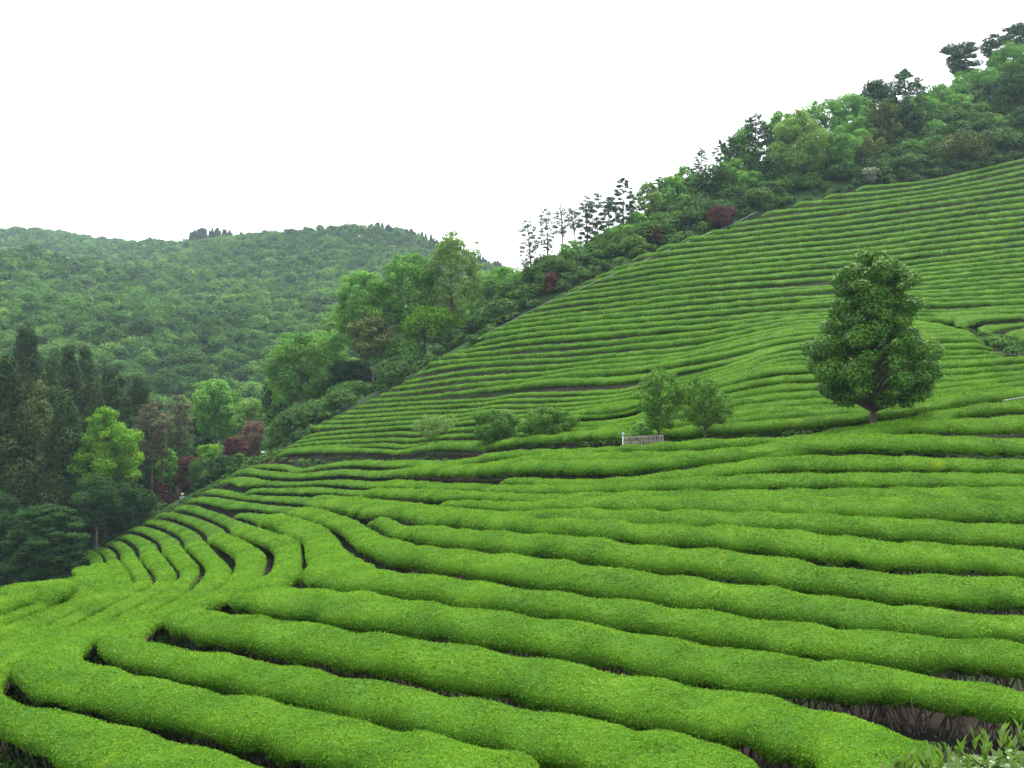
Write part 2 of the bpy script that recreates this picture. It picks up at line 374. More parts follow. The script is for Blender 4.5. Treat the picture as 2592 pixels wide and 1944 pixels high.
# key rows of the far hill field and how many rows lie between them
HILL = [
 [(2161,473),(2354,450),(2527,412),(2592,397)],
 [(1845,562),(1948,548),(2149,526),(2592,462)],
 [(1540,674),(1640,655),(1848,633),(1944,622),(2150,603),(2442,562),(2592,545)],
 [(1376,756),(1450,742),(1640,722),(1848,700),(1944,694),(2150,675),(2354,650),(2592,625)],
 [(1198,863),(1317,845),(1493,828),(1669,815),(1848,800),(1944,790),(2150,780),(2345,778),(2592,768)],
 [(1054,937),(1142,917),(1200,909),(1346,899),(1493,890),(1640,880),(1757,872),(1848,858),(1944,836),(2011,822),(2150,812),(2290,806),(2355,805)],
 [(905,1012),(1010,1003),(1200,993),(1346,982),(1493,970),(1595,964),(1669,950),(1757,926),(1848,908),(1944,868),(2061,858),(2200,850),(2369,848),(2480,848)],
 [(760,1094),(805,1079),(893,1070),(1000,1062),(1248,1044),(1350,1034),(1460,1030),(1593,1016),(1700,985),(1800,950),(1944,915),(2100,912),(2383,905),(2490,897),(2592,890)],
 [(697,1137),(717,1126),(805,1121),(1000,1119),(1150,1115),(1300,1108),(1452,1102),(1522,1091),(1680,1091),(1815,1079),(1944,1067),(2061,1060),(2200,1048),(2354,1020),(2592,985)],
]
BETWEEN = [4, 5, 5, 6, 4, 5, 5, 4]
EXTRA = {3: (5, 2000), 7: (3, 1500)}
def resample(P, step):
    d = np.concatenate([[0], np.cumsum(np.linalg.norm(np.diff(P, axis=0), axis=1))])
    m = max(int(d[-1] / step), 3)
    t = np.linspace(0, d[-1], m + 1)
    return np.stack([np.interp(t, d, P[:, k]) for k in range(P.shape[1])], -1)
def smooth(P, s, it=1):
    if s < 0.6: return P
    k = np.exp(-0.5 * (np.arange(-int(3 * s), int(3 * s) + 1) / s) ** 2); k /= k.sum(); h = len(k) // 2
    P2 = P.reshape(len(P), -1)
    a = 2 * P2[0] - P2[1:h + 1][::-1] if len(P2) > h else np.repeat(P2[:1], h, 0)
    b = 2 * P2[-1] - P2[-h - 1:-1][::-1] if len(P2) > h else np.repeat(P2[-1:], h, 0)
    E = np.concatenate([a, P2, b])
    return np.stack([np.convolve(E[:, c], k, 'valid') for c in range(P2.shape[1])], -1).reshape(P.shape)
def extend(px, right=700):
    a, b = px[-2], px[-1]
    if b[0] > 2560:
        s = (b - a) / max(np.linalg.norm(b - a), 1)
        px = np.concatenate([px, [b + s * right]])
    return px
HTOP = 0.80
def to_world(px, d0, step, sm, htop):
    px = resample(px, 6.0)
    Q, ok = drop(px[:, 0], px[:, 1], htop, d0)
    W = Q[ok][:, :2]
    keep = np.concatenate([[True], np.linalg.norm(np.diff(W, axis=0), axis=1) < 80])
    W = resample(W[keep], step)
    t = np.clip((np.linalg.norm(W, axis=1) - 32) / 30, 0, 1)[:, None]
    W = smooth(W, .28 / step) * (1 - t) + smooth(W, sm / step) * t
    return resample(W, step)
def inpoly(u, v, poly):
    poly = np.array(poly, float); c = np.zeros(np.shape(u), bool); j = len(poly) - 1
    for i in range(len(poly)):
        (x1, y1), (x2, y2) = poly[i], poly[j]
        t = ((y1 > v) != (y2 > v)) & (u < (x2 - x1) * (v - y1) / (y2 - y1 + 1e-9) + x1); c ^= t; j = i
    return c
MERGE = [([(1340,1150),(1560,1130),(1850,1115),(2750,1060),(2750,1270),(1944,1285),(1480,1290),(1290,1270),(1230,1200)], .12),
         ([(-400,1560),(0,1520),(300,1430),(490,1385),(560,1400),(565,1440),(520,1478),(490,1500),(355,1530),(205,1595),(0,1650),(-300,1750)], .28),
         ([(1430,960),(1700,930),(1950,830),(2100,800),(2480,780),(2592,860),(2592,960),(1944,1040),(1500,1060)], .24),
         ([(-50,1520),(210,1370),(480,1235),(720,1125),(1000,1150),(1000,1270),(760,1350),(620,1350),(400,1430),(240,1470)], .22),
         ([(540,1140),(1500,1115),(1570,1180),(1300,1195),(1000,1290),(600,1205)], .2),
         ([(620,1380),(720,1420),(900,1470),(980,1500),(720,1490),(600,1480)], .08)]
def nearest(P, Qp):
    """distance from points to polyline, signed side ignored"""
    a, b = Qp[:-1], Qp[1:]; ab = b - a; l2 = (ab ** 2).sum(1) + 1e-9
    best = np.full(len(P), 1e9); pt = np.zeros_like(P)
    for s in range(0, len(P), 400):
        p = P[s:s + 400]
        t = np.clip(((p[:, None] - a) * ab).sum(-1) / l2, 0, 1)
        q = a + t[..., None] * ab
        dd = np.linalg.norm(p[:, None] - q, axis=-1); k = dd.argmin(1)
        best[s:s + 400] = dd[np.arange(len(p)), k]; pt[s:s + 400] = q[np.arange(len(p)), k]
    return best, pt
PROF = np.array([(-.50,.56),(-.82,.575),(-.96,.64),(-1.0,.74),(-.94,.85),(-.74,.94),(-.40,.985),(0,1.0),(.40,.985),(.74,.94),(.94,.85),(1.0,.74),(.96,.64),(.82,.575),(.50,.56)])
LEAVES = True
TEA_PTS = []
def hedge(W, width, gapside, seed, label, group, step, H=0.88, stems=False):
    """one clipped hedge along the centre line W (xy), local width per station"""
    r = np.random.default_rng(seed)
    L = np.concatenate([[0], np.cumsum(np.linalg.norm(np.diff(W, axis=0), axis=1))])
    tan = unit(np.gradient(W, axis=0)); nor = np.stack([-tan[:, 1], tan[:, 0]], -1)
    wv = width * (1 + .035 * wob(L, seed, 1.1) + .03 * wob(L, seed + 1, 4))
    hv = H * (1 + .035 * wob(L, seed + 2, .9) + .03 * wob(L, seed + 3, 4.5))
    e = np.minimum(L, L[-1] - L); cap = np.sqrt(np.clip(1 - (1 - np.clip(e / .8, 0, 1)) ** 2, 0.02, 1))
    wv = wv * (.25 + .75 * cap); hv2 = hv * (.45 + .55 * cap)
    TEA_PTS.append(W)
    zc = height(W[:, 0], W[:, 1])
    o0 = np.array([W[len(W) // 2, 0], W[len(W) // 2, 1], zc[len(W) // 2]])
    off = PROF[:, 0][None] * wv[:, None] / 2
    lump = 1 + .035 * np.sin(L[:, None] * 2.3 + PROF[None, :, 0] * 2.6 + seed) * wob(L, seed + 5, 2)[:, None] * 3
    XY = W[:, None] + nor[:, None] * (off * lump)[..., None]
    zt = height(XY[..., 0], XY[..., 1])
    zb = .55 * zt + .45 * zc[:, None]
    Z = np.maximum(zb, zt - .1) + PROF[None, :, 1] * (hv2[:, None]) * (1 + .04 * np.sin(L[:, None] * 3.7 + off * 3 + seed * 1.7))
    bush = np.abs(np.sin(np.pi * (L / 1.05 + .35 * wob(L, seed + 8, 1.7)) + seed))[:, None]            # one bulge per bush
    Z = Z + hv2[:, None] * (.030 * (bush ** .6 - .6)) * PROF[None, :, 1] + hv2[:, None] * .02 * np.sin(L[:, None] * 6.1 + PROF[None, :, 0] * 4 + seed)
    skirt = np.where(PROF[:, 1] < .66, 1.0, 0)[None] * cap[:, None] * (.11 * wob(L, seed + 9, 5)[:, None] + .06 * np.sin(L[:, None] * 7.3 + PROF[None, :, 0] * 9))
    Z = Z + skirt * hv2[:, None]
    V = np.concatenate([XY, Z[..., None]], -1)
    m, k = V.shape[:2]
    i = np.arange(m - 1)[:, None] * k + np.arange(k - 1)[None]
    Q = np.stack([i, i + 1, i + k + 1, i + k], -1).reshape(-1, 4)
    VV = V.reshape(-1, 3)
    capq = []                                                     # close the two ends
    for s in (0, (m - 1) * k):
        for q in range(k // 2):
            if q + 1 < k - 2 - q: capq.append((s + q, s + q + 1, s + k - 2 - q, s + k - 1 - q))
    Q = np.concatenate([Q, np.array(capq, int)])
    tint = np.where(np.linalg.norm(VV[Q[:, 0]], axis=1) > 55, .25, .28)
    allV, allQ, allT = [VV], [Q], [tint]
    if LEAVES:
        c = VV[Q[:(m - 1) * (k - 1)]]; cen = c.mean(1)
        u, v, dd = project(cen)
        vis = (dd > 1) & (u > -420) & (u < 3050) & (v > 250) & (v < 2350)
        d1 = c[:, 2] - c[:, 0]; d2 = c[:, 3] - c[:, 1]; cr = np.cross(d2, d1); ar = .5 * np.linalg.norm(cr, axis=1); nn = unit(cr)
        flip = (nn * (cen - (np.repeat(np.concatenate([W, zc[:, None] + .4], -1)[:-1], k - 1, 0)))).sum(-1) < 0
        nn[flip] *= -1
        ll = np.clip(.0017 * dd + .016, .038, .19)
        away = (nn * unit(cen)).sum(-1) > .35                         # seen from behind: fewer leaves
        dens = np.where(vis, 1.0 / (.5 * ll * ll * .46), 0) * np.where(dd > 55, .5, .9) * np.where(away, .5, 1)
        cnt = r.poisson(dens * ar)
        idx = np.repeat(np.arange(len(cen)), cnt)
        a, b = r.random((2, len(idx), 1)); cc = c[idx]
        P = (cc[:, 0] * (1 - a) + cc[:, 1] * a) * (1 - b) + (cc[:, 3] * (1 - a) + cc[:, 2] * a) * b
        n2 = nn[idx]; l2 = ll[idx]
        P = P + n2 * (r.normal(.12, .26, (len(idx), 1)) * np.where(dd[idx] > 50, .6, 1)[:, None] * l2[:, None])
        lv, lq = cards(P, n2 + [0, 0, .25], l2, l2 * .46, .55, r)
        allV.append(lv); allQ.append(lq + len(VV)); allT.append(np.clip(r.normal(.53, .18, len(lq)), 0, 1))
    root = empty("tea_hedge", o0)
    tag(root, label, "tea hedge", group)
    V = np.concatenate(allV) - o0
    sm_ = np.concatenate([np.ones(len(Q), bool), np.zeros(sum(map(len, allQ)) - len(Q), bool)])
    link("foliage", mesh_np("foliage", V, np.concatenate(allQ), np.concatenate(allT), sm_), M_TEA, root)
    if stems:
        paths, rad = [], []
        u, v, dd = project(np.concatenate([W, zc[:, None] + .4], -1))
        for s in np.arange(.2, L[-1], .10):
            q = int(np.searchsorted(L, s)); q = min(q, len(W) - 1)
            if not (-200 < u[q] < 2800 and 3 < dd[q] < 33 and v[q] < 2250): continue
            for _ in range(3 if dd[q] < 24 else 2):
                lat = r.uniform(-.40, .40) * width[q]
                bx = W[q] + nor[q] * lat * .8 + tan[q] * r.normal(0, .1)
                tx = bx + nor[q] * np.sign(lat) * r.uniform(0, .25) + tan[q] * r.normal(0, .22)
                mx_ = .5 * (bx + tx) + r.normal(0, .04, 2)
                z0, z1 = height(*bx), height(*tx)
                paths.append(np.array([(*bx, z0 - .03), (*mx_, (z0 + z1) / 2 + .36 * H[q]), (*tx, z1 + .74 * H[q])]) - o0)
                rr = r.uniform(.008, .019); rad.append([rr, rr * .8, rr * .5])
        if paths:
            v3, q3 = tubes(paths, rad, 4)
            tag(link("stems", mesh_np("stems", v3, q3), M_STEM, root), kind='stuff')
    return root
def gaps(W, base):
    P = np.concatenate([W, height(W[:, 0], W[:, 1])[:, None] + HTOP], -1)
    u, v, d = project(P); g = np.full(len(W), base)
    for poly, val in MERGE: g = np.where(inpoly(u, v, poly), val, g)
    return g
ORD = "first second third fourth fifth sixth seventh eighth ninth tenth eleventh twelfth thirteenth fourteenth fifteenth sixteenth seventeenth eighteenth nineteenth twentieth".split()
def ordinal(k):
    k0 = k
    if k <= 20: return ORD[k - 1]
    t = {2: "twenty", 3: "thirty", 4: "forty", 5: "fifty"}[k // 10]
    return (t[:-1] + "ieth") if k % 10 == 0 else t + "-" + ORD[k % 10 - 1]
BULGE = {15: ((-200, 330, 1500, 1790), 1.6), 14: ((80, 430, 1470, 1690), 1.28), 13: ((380, 620, 1440, 1600), 1.25), 11: ((700, 1000, 1330, 1500), 1.25)}
def field(lines, d0s, gapf, wmax, step, sm, labels, group, seed0, stems_from=999, fall=1.75, htop=.80, hf=.53, barrier=None):
    Ws = []
    dbg = []
    for px, d0 in zip(lines, d0s): Ws.append(to_world(extend(px), d0, step, sm, htop))
    for k, W in enumerate(Ws):
        # width: distance to the nearest row edge on the downhill side
        tan = unit(np.gradient(W, axis=0)); nor = np.stack([tan[:, 1], -tan[:, 0]], -1)   # right of travel = towards the viewer
        best = np.full(len(W), 9.0)
        for j in range(k + 1, min(k + 4, len(Ws))):
            dd, pt = nearest(W, Ws[j])
            side = ((pt - W) * nor).sum(-1)
            best = np.where((side > .4 * dd) & (dd > .5), np.minimum(best, dd), best)
        if barrier is not None and k == len(Ws) - 1: best = np.minimum(nearest(W, barrier)[0] - .35, 2.4)
        ok = best < 2.6
        med = np.median(best[ok]) if ok.sum() > 5 else fall
        best = np.where(ok, best, med * 1.05)
        best = smooth(np.minimum(best, med * 2.2), (.7 if step < .6 else 1.5) / step)
        dbg.append(round(float(med), 2))
        gf_ = gapf - (.02 if stems_from <= k < 18 else 0)
        g = smooth(np.minimum(gaps(W, 1.0), gf_) * best, 2 / step)
        wid = np.clip(best - g, .45, wmax)
        if stems_from < 99 and k in BULGE:                     # the broad outer corner where a row turns round the spur
            pu, pv, _ = project(np.concatenate([W, height(W[:, 0], W[:, 1])[:, None] + .6], -1))
            (a0, a1, b0, b1), f_ = BULGE[k]
            wid = np.where((pu > a0) & (pu < a1) & (pv > b0) & (pv < b1), wid * f_, wid)
        wid = smooth(wid, (.9 if step < .6 else 2.5) / step)
        hh = smooth(np.clip(hf * best, .42, .95), 3 / step)
        C0 = W + nor * (wid / 2)[:, None]
        t_ = np.clip((np.linalg.norm(W, axis=1) - 32) / 30, 0, 1)[:, None]
        C0 = smooth(C0, .45 / step) * (1 - t_) + smooth(C0, .8 / step) * t_
        hedge(C0, wid, 0, seed0 + k * 11, labels[k], group, step, hh, stems=(k >= stems_from))
    print('PITCH', dbg)
    return Ws
near_lines = [line(s) for s, _ in NEAR]
NL = len(NEAR)
near_labels = []
for k in range(NL):
    if k == 0: t = "rounded tea hedge bordering the footpath, running under the dark round-crowned tree and bamboo fence"
    elif k == NL - 1: t = "small tea hedge mound at the foot of the spur by the dark spreading tree"
    elif k in (1, 3, 6): t = f"short tea hedge that starts mid-slope and merges rightward, {ordinal(k + 1)} row down from footpath"
    elif k == 9: t = "tea hedge with rounded end in mid-slope, above the long hairpin rows"
    elif k < 10: t = f"long clipped tea hedge on the near slope, {ordinal(k + 1)} row down from the footpath"
    elif k < 17: t = f"tea hedge bending in a hairpin round the spur, {ordinal(k - 9)} hairpin row down from the mid-slope"
    else: t = f"tea hedge dropping over the bright left crest of the spur, {ordinal(k - 16)} row beyond the hairpins"
    near_labels.append(t)
NEAR_W = field(near_lines, [d for _, d in NEAR], .32, 2.4, .4, .8, near_labels, "tea hedges of the near slope", 100, stems_from=7)
# far hill rows from the key rows
hill = []
for i in range(len(HILL) - 1):
    A_, B_ = np.array(HILL[i], float), np.array(HILL[i + 1], float)
    nB = BETWEEN[i]; ex = EXTRA.get(i)
    def bend(P, t):                                                  # point at fraction t along, by column
        return np.interp(P[0, 0] + (P[-1, 0] - P[0, 0]) * t, P[:, 0], P[:, 1])
    rows = [(k / nB, None) for k in range(nB)]
    if ex: rows = sorted(rows + [((k + .5) / ex[0], ex[1]) for k in range(ex[0])], key=lambda q: (q[0], q[1] or 0))
    for f, start in rows:
        T = np.linspace(0, 1, 60)
        ua = A_[0, 0] + (A_[-1, 0] - A_[0, 0]) * T; ub = B_[0, 0] + (B_[-1, 0] - B_[0, 0]) * T
        u0 = (1 - f) * A_[0, 0] + f * B_[0, 0]; u1 = (1 - f) * A_[-1, 0] + f * B_[-1, 0]
        U = u0 + (u1 - u0) * T
        Va = np.interp(np.clip(U, A_[0, 0], A_[-1, 0]), A_[:, 0], A_[:, 1]); sa = (A_[1, 1] - A_[0, 1]) / (A_[1, 0] - A_[0, 0])
        Va = np.where(U < A_[0, 0], A_[0, 1] + sa * .5 * (U - A_[0, 0]), Va)
        Vb = np.interp(np.clip(U, B_[0, 0], B_[-1, 0]), B_[:, 0], B_[:, 1])
        if ex:
            # rows fan out to the right: even spacing on the right, the extra ones die out leftwards
            tot = len(rows); rank = rows.index((f, start)) / tot
            s_ = np.clip((U - (ex[1] - 350)) / 500, 0, 1); s_ = s_ * s_ * (3 - 2 * s_)
            fu = f * (1 - s_) + rank * s_
        else: fu = f
        Vv = Va * (1 - fu) + Vb * fu
        wv_ = 1.6 * wob(U * .012, 900 + len(hill), 1.0)
        px = np.stack([U, Vv + wv_], -1)
        if start: px = px[U > start + (hash((i, round(f * 100))) % 5) * 40]
        hill.append(px)
hill.append(np.array(HILL[-1], float))
STUBS = ['7 1400,800 1440,785 1600,768 1900,752 2212,738', '7 1570,850 1620,822 1720,808 2212,782', '7 1790,905 1850,878 1950,865 2212,835', '7 2010,940 2060,905 2212,875', '7 2130,985 2160,945 2212,925']
NH = len(hill)
hill_labels = ["wide tea hedge along the footpath's far side, behind the small trees and bamboo fence" if k == NH - 1 else
               "topmost tea hedge of the far hill field, just below the wooded ridge" if k == 0 else
               f"tea hedge contouring across the far hill field, {ordinal(NH - k)} row uphill from the footpath" for k in range(NH)]
stub_labels = [f"stubby tea hedge end in the gully right of the dark round tree, {ordinal(k + 1)} from top" for k in range(len(STUBS))]
field([line(q) for q in STUBS], [55.0] * len(STUBS), .4, 1.6, .5, .5, stub_labels, "stubby hedges in the gully", 1500)
field(hill, [38.0] * NH, .50, 2.0, .8, 1.2, hill_labels, "tea hedges of the far hill field", 700, fall=1.9, htop=.84, hf=.54, barrier=NEAR_W[0])

# ------------------------------------------------------------------ trees and shrubs
M_BARK = solid_mat("bark_grey", (0.07,0.055,0.042), (0.16,0.13,0.10), 5, 0.9, bump=.4, stretch=(1,1,.25))
M_PBARK = solid_mat("bark_pine", (0.055,0.042,0.034), (0.13,0.10,0.08), 3, 0.9, bump=.4, stretch=(1,1,.3))
M_CEDAR = leaf_mat("cedar_foliage", [(0.011,0.025,0.007),(0.022,0.050,0.012),(0.039,0.075,0.015),(0.070,0.104,0.021)], .2, .25, .12, .7, .05, .18)
M_OLIVE = leaf_mat("olive_conifer_foliage", [(0.032,0.064,0.016),(0.067,0.109,0.026),(0.112,0.152,0.038),(0.176,0.192,0.064)], .2, .25, .15, .7, .05, .15)
M_PINE = leaf_mat("pine_needles", [(0.024,0.061,0.029),(0.050,0.104,0.046),(0.084,0.151,0.061),(0.138,0.192,0.085)], .2, .4, .1, .7, .05, .15)
M_DULL = leaf_mat("dull_pine_needles", [(0.048,0.060,0.029),(0.090,0.102,0.048),(0.138,0.138,0.070),(0.186,0.168,0.096)], .2, .4, .15, .7, .05, .12)
M_BRIGHT = leaf_mat("bright_leaves", [(0.056,0.156,0.013),(0.106,0.256,0.018),(0.156,0.338,0.022),(0.219,0.413,0.037)], .18, .35, .4, .7, .05, .08)
M_MID = leaf_mat("mid_leaves", [(0.046,0.131,0.025),(0.092,0.236,0.040),(0.152,0.338,0.055),(0.232,0.433,0.081)], .2, .3, .35, .7, .05, .14)
M_PALE = leaf_mat("pale_leaves", [(0.068,0.144,0.030),(0.123,0.234,0.047),(0.179,0.309,0.066),(0.248,0.378,0.097)], .18, .3, .4, .7, .05, .08)
M_DARK = leaf_mat("dark_leaves", [(0.010,0.030,0.008),(0.019,0.058,0.012),(0.033,0.087,0.018),(0.057,0.129,0.027)], .2, .35, .25, .7, .05, .12)
M_BIG = leaf_mat("lone_tree_leaves", [(0.022,0.063,0.010),(0.048,0.138,0.017),(0.095,0.220,0.025),(0.192,0.347,0.041)], .18, .9, .25, .5, .15)
M_RED = leaf_mat("red_maple_leaves", [(0.036,0.016,0.015),(0.069,0.025,0.024),(0.107,0.041,0.034),(0.089,0.089,0.043)], .25, .5, .3, .7, .05, .15)
M_PINK = leaf_mat("pinkish_leaves", [(0.078,0.046,0.036),(0.137,0.081,0.058),(0.182,0.124,0.085),(0.143,0.156,0.065)], .3, .5, .3, .7, .05)
M_FOREST = leaf_mat("forest_canopy", [(0.027,0.078,0.018),(0.060,0.147,0.027),(0.098,0.217,0.036),(0.172,0.307,0.052)], .14, .012, .3, .7, .05)
M_UNDER = leaf_mat("undergrowth_leaves", [(0.017,0.049,0.011),(0.043,0.106,0.021),(0.076,0.167,0.028),(0.125,0.226,0.040)], .25, .08, .3, .7, .05)
M_CORNER = leaf_mat("young_tea_leaves", [(0.032,0.085,0.010),(0.067,0.148,0.016),(0.101,0.194,0.022),(0.156,0.241,0.043)], .15, 2, .4, .3, .5)

M_YOUNG = leaf_mat("young_tree_leaves", [(0.029,0.077,0.011),(0.060,0.155,0.018),(0.101,0.231,0.028),(0.176,0.331,0.048)], .2, .6, .35, .6, .08)
def clump_cards(cen, rad, cnt, Lc, Wc, r, up=.8, spread=.5, inner=.5):
    """leaves spread through ellipsoidal clumps: cen (k,3), rad (k,3), cnt (k,)"""
    idx = np.repeat(np.arange(len(cen)), cnt)
    dv = unit(r.normal(0, 1, (len(idx), 3)))
    rr = (inner + (1 - inner) * r.random((len(idx), 1)) ** .6) * np.where(r.random((len(idx), 1)) < .15, r.uniform(1, 1.35, (len(idx), 1)), 1)
    P = cen[idx] + dv * rr * rad[idx]
    n_ = unit(dv / rad[idx]) + [0, 0, up]
    V, Q = cards(P, n_, Lc, Wc, spread, r)
    return V, Q, idx
PROFILE = {
    'egg': lambda t: np.interp(t, [0, .08, .2, .35, .55, .72, .88, 1], [.58, .90, 1, .97, .87, .72, .52, .18]),
    'round': lambda t: np.sqrt(np.clip(1 - ((t - .5) / .52) ** 2, 0, 1)),
    'spread': lambda t: np.clip(np.sqrt(np.clip(1 - ((t - .45) / .58) ** 2, 0, 1)), .3, 1),
    'tall': lambda t: np.clip(np.sin(np.pi * np.clip(t * .86 + .10, 0, 1)) ** .7, .1, 1),
    'cone': lambda t: np.clip(1.02 - t, .03, 1) ** .72,
    'umbrella': lambda t: np.clip(.35 + .8 * t - .55 * np.clip(t - .6, 0, 1) * 2, .15, 1),
}
def tree(name, label, cat, u, d, vtop, vcb, wpx, kind, m, seed, group=None, vb=None, nc=None, rc=.16, cover=.8, lean=0.0, flat=.75, bark=None, leaf=None, trunk_r=None, asp=.48, fill=.35, limbs=1.0, bare=False, duo=0):
    r = np.random.default_rng(seed)
    if vb is not None:
        Q, ok = drop(np.array([u], float), np.array([vb], float), 0.0, d * .72)
        if ok[0] and abs(Q[0, 1] - d) < .25 * d: d = Q[0, 1]
    b = at(u, CV, d); x, y = b[0], b[1] + 0
    z0 = float(height(x, y))
    zt = at(u, vtop, d)[2]; zc = at(u, vcb, d)[2]
    h = zt - z0; hb = max(zc - z0, .03 * h); w2 = wpx / 2 / F * d
    ch = h - hb
    pf = PROFILE[kind]
    rcm = rc * max(2 * w2, .55 * ch)
    if nc is None: nc = int(np.clip(.85 * (2 * w2) * ch / (rcm ** 2), 10, 110))
    T = (np.arange(nc) + r.random(nc)) / nc
    wt = pf(T)
    keep = r.random(nc) < np.clip(wt + .35, 0, 1); T = T[keep]; wt = wt[keep]; nc = len(T)
    ang = np.arange(nc) * 2.39996 + r.uniform(0, .9, nc)
    rad = np.sqrt(r.uniform(fill ** 2, 1, nc)) * r.uniform(.86, 1.03, nc) * np.clip(wt * w2 - rcm * .55, .05, 99)
    sz = rcm * r.uniform(.5, 1.25, nc) * np.clip(.45 + .65 * wt, .4, 1)
    zz = hb + T * ch; zz = np.clip(zz, hb + sz * flat * .55, np.maximum(h - sz * flat * .8, hb + sz * flat * .56))
    bendx = lean * w2 * (zz / h) ** 1.5
    cen = np.stack([np.cos(ang) * rad + bendx, np.sin(ang) * rad, zz], -1)
    if kind == 'cone': cen[:, 2] -= rad * .35
    cr = np.stack([sz, sz, sz * flat], -1) * r.uniform(.85, 1.15, (nc, 3))
    L = leaf or float(np.clip(.0030 * d, .12, .38)); W = L * asp
    area = 4 * np.pi * (sz ** 2) * .75
    cnt = np.maximum(r.poisson(area * cover / (.5 * L * W)), 6)
    V, Q, idx = clump_cards(cen, cr, cnt, L, W, r)
    tint = np.clip(.5 + r.normal(0, .10, nc)[idx] + r.normal(0, .13, len(idx)), 0, 1)
    o0 = np.array([x, y, z0])
    root = empty(name, o0)
    tag(root, label, cat, group)
    link("crown", mesh_np("crown", V, Q, tint), m, root)
    tr = trunk_r or np.clip(h * .016, .035, .32)
    zs = np.linspace(-.25, hb + ch * (.9 if kind in ('cone', 'tall', 'umbrella') else .7), 9)
    pt = np.stack([lean * w2 * (np.clip(zs, 0, None) / h) ** 1.5 + .12 * tr * np.sin(zs * 1.3 + seed), .12 * tr * np.cos(zs * 1.7 + seed), zs], -1)
    rt = tr * np.clip(1.12 - .85 * np.linspace(0, 1, 9), .12, 1); rt[0] *= 1.25
    paths, rads = [pt], [rt]
    for k in r.permutation(nc)[:int(nc * (.8 if limbs > 1 else .5 * limbs)) + 1]:
        zb = np.clip(cen[k, 2] - (.35 * math.hypot(cen[k, 0], cen[k, 1]) + .3) * r.uniform(.6, 1.4), hb * .75, zs[-1])
        i = np.interp(zb, zs, np.arange(9)); p0 = np.array([np.interp(zb, zs, pt[:, q]) for q in range(3)])
        r0 = np.interp(zb, zs, rt) * .5
        mid = .5 * (p0 + cen[k]) + [0, 0, .06 * np.linalg.norm(cen[k] - p0)] + r.normal(0, .05, 3)
        paths.append(np.array([p0, mid, cen[k]])); rads.append([r0, r0 * .65, r0 * .25])
    tv, tq = tubes(paths, rads, 6)
    link("trunk", mesh_np("trunk", tv, tq, smooth=True), bark or M_BARK, root)
    return root

T_ = tree
# -- lone tree on the path
T_("broadleaf_tree", "big dark green egg-shaped tree standing alone above the tea rows at right", "tree", 2212, 39.2, 636, 1020, 334, 'egg', M_BIG, 4, nc=250, rc=.082, cover=1.05, leaf=.13, asp=.55, trunk_r=.125, flat=.8, fill=.2, limbs=1.2)
# -- small trees beside the footpath
G = "small trees along the footpath"
T_("young_tree", "tallest young tree by the footpath, beside the bamboo fence", "tree", 1668, 42, 934, 1084, 165, 'tall', M_YOUNG, 11, G, nc=70, rc=.10, cover=.6, leaf=.13, trunk_r=.07, fill=.1)
T_("young_tree", "darker young tree with forked trunk just right of the fence-side tree", "tree", 1787, 41.5, 953, 1076, 172, 'round', M_YOUNG, 12, G, nc=64, rc=.10, cover=.6, leaf=.13, trunk_r=.06, lean=-.15)
T_("young_tree", "low wide young tree on the footpath, left of the fence, with a slim trunk", "tree", 1385, 55, 1030, 1106, 150, 'round', M_YOUNG, 13, G, nc=44, rc=.12, cover=.8, leaf=.15, trunk_r=.05)
T_("young_tree", "bushy young tree on the footpath, middle of the three low ones", "tree", 1255, 60, 1036, 1124, 150, 'round', M_YOUNG, 14, G, nc=44, rc=.12, cover=.8, leaf=.16, trunk_r=.05)
T_("young_tree", "thin pale young tree on the footpath, leftmost of the three low ones", "tree", 1108, 68, 1052, 1136, 130, 'round', M_PALE, 15, G, nc=34, rc=.12, cover=.45, leaf=.17, trunk_r=.05)
T_("shrub", "dark round shrub overhanging the path near the white sign", "shrub", 765, 88, 1102, 1160, 82, 'round', M_DARK, 16, None, nc=22, rc=.22, leaf=.22)
T_("shrub", "low shrub behind the bamboo fence below the tallest young tree", "shrub", 1625, 43.5, 1068, 1112, 75, 'round', M_MID, 17, None, nc=14, rc=.25, leaf=.13, cover=.9)
# -- stand of dark conifers at the left
G = "dark conifers of the left stand"
ced = [(-70,92,890,170,0),(20,88,905,140,0),(70,112,826,135,0),(100,94,960,125,1),(132,106,905,105,0),(176,112,873,115,0),(165,92,985,115,0),(217,116,878,105,0),(245,108,985,100,0),(277,114,926,112,0),(318,108,1005,95,0),(352,116,943,110,0),(398,120,1012,88,0),(300,122,950,90,0)]
ced.sort(key=lambda q: q[0])
for k, (u, d, vt, wp, ol) in enumerate(ced):
    lab = f"pointed dark conifer of the stand at the left, {ordinal(k + 1)} counted from the left edge"
    if ol: lab = f"olive-tinted conifer among the dark ones at the left, {ordinal(k + 1)} from the left edge"
    T_("conifer", lab, "tree", u, d, vt, min(1450, vt + 520), wp * 2.3, 'cone', M_OLIVE if ol else M_CEDAR, 30 + k, G, nc=150, rc=.115, cover=.95, flat=1.1, leaf=.32, fill=.5)
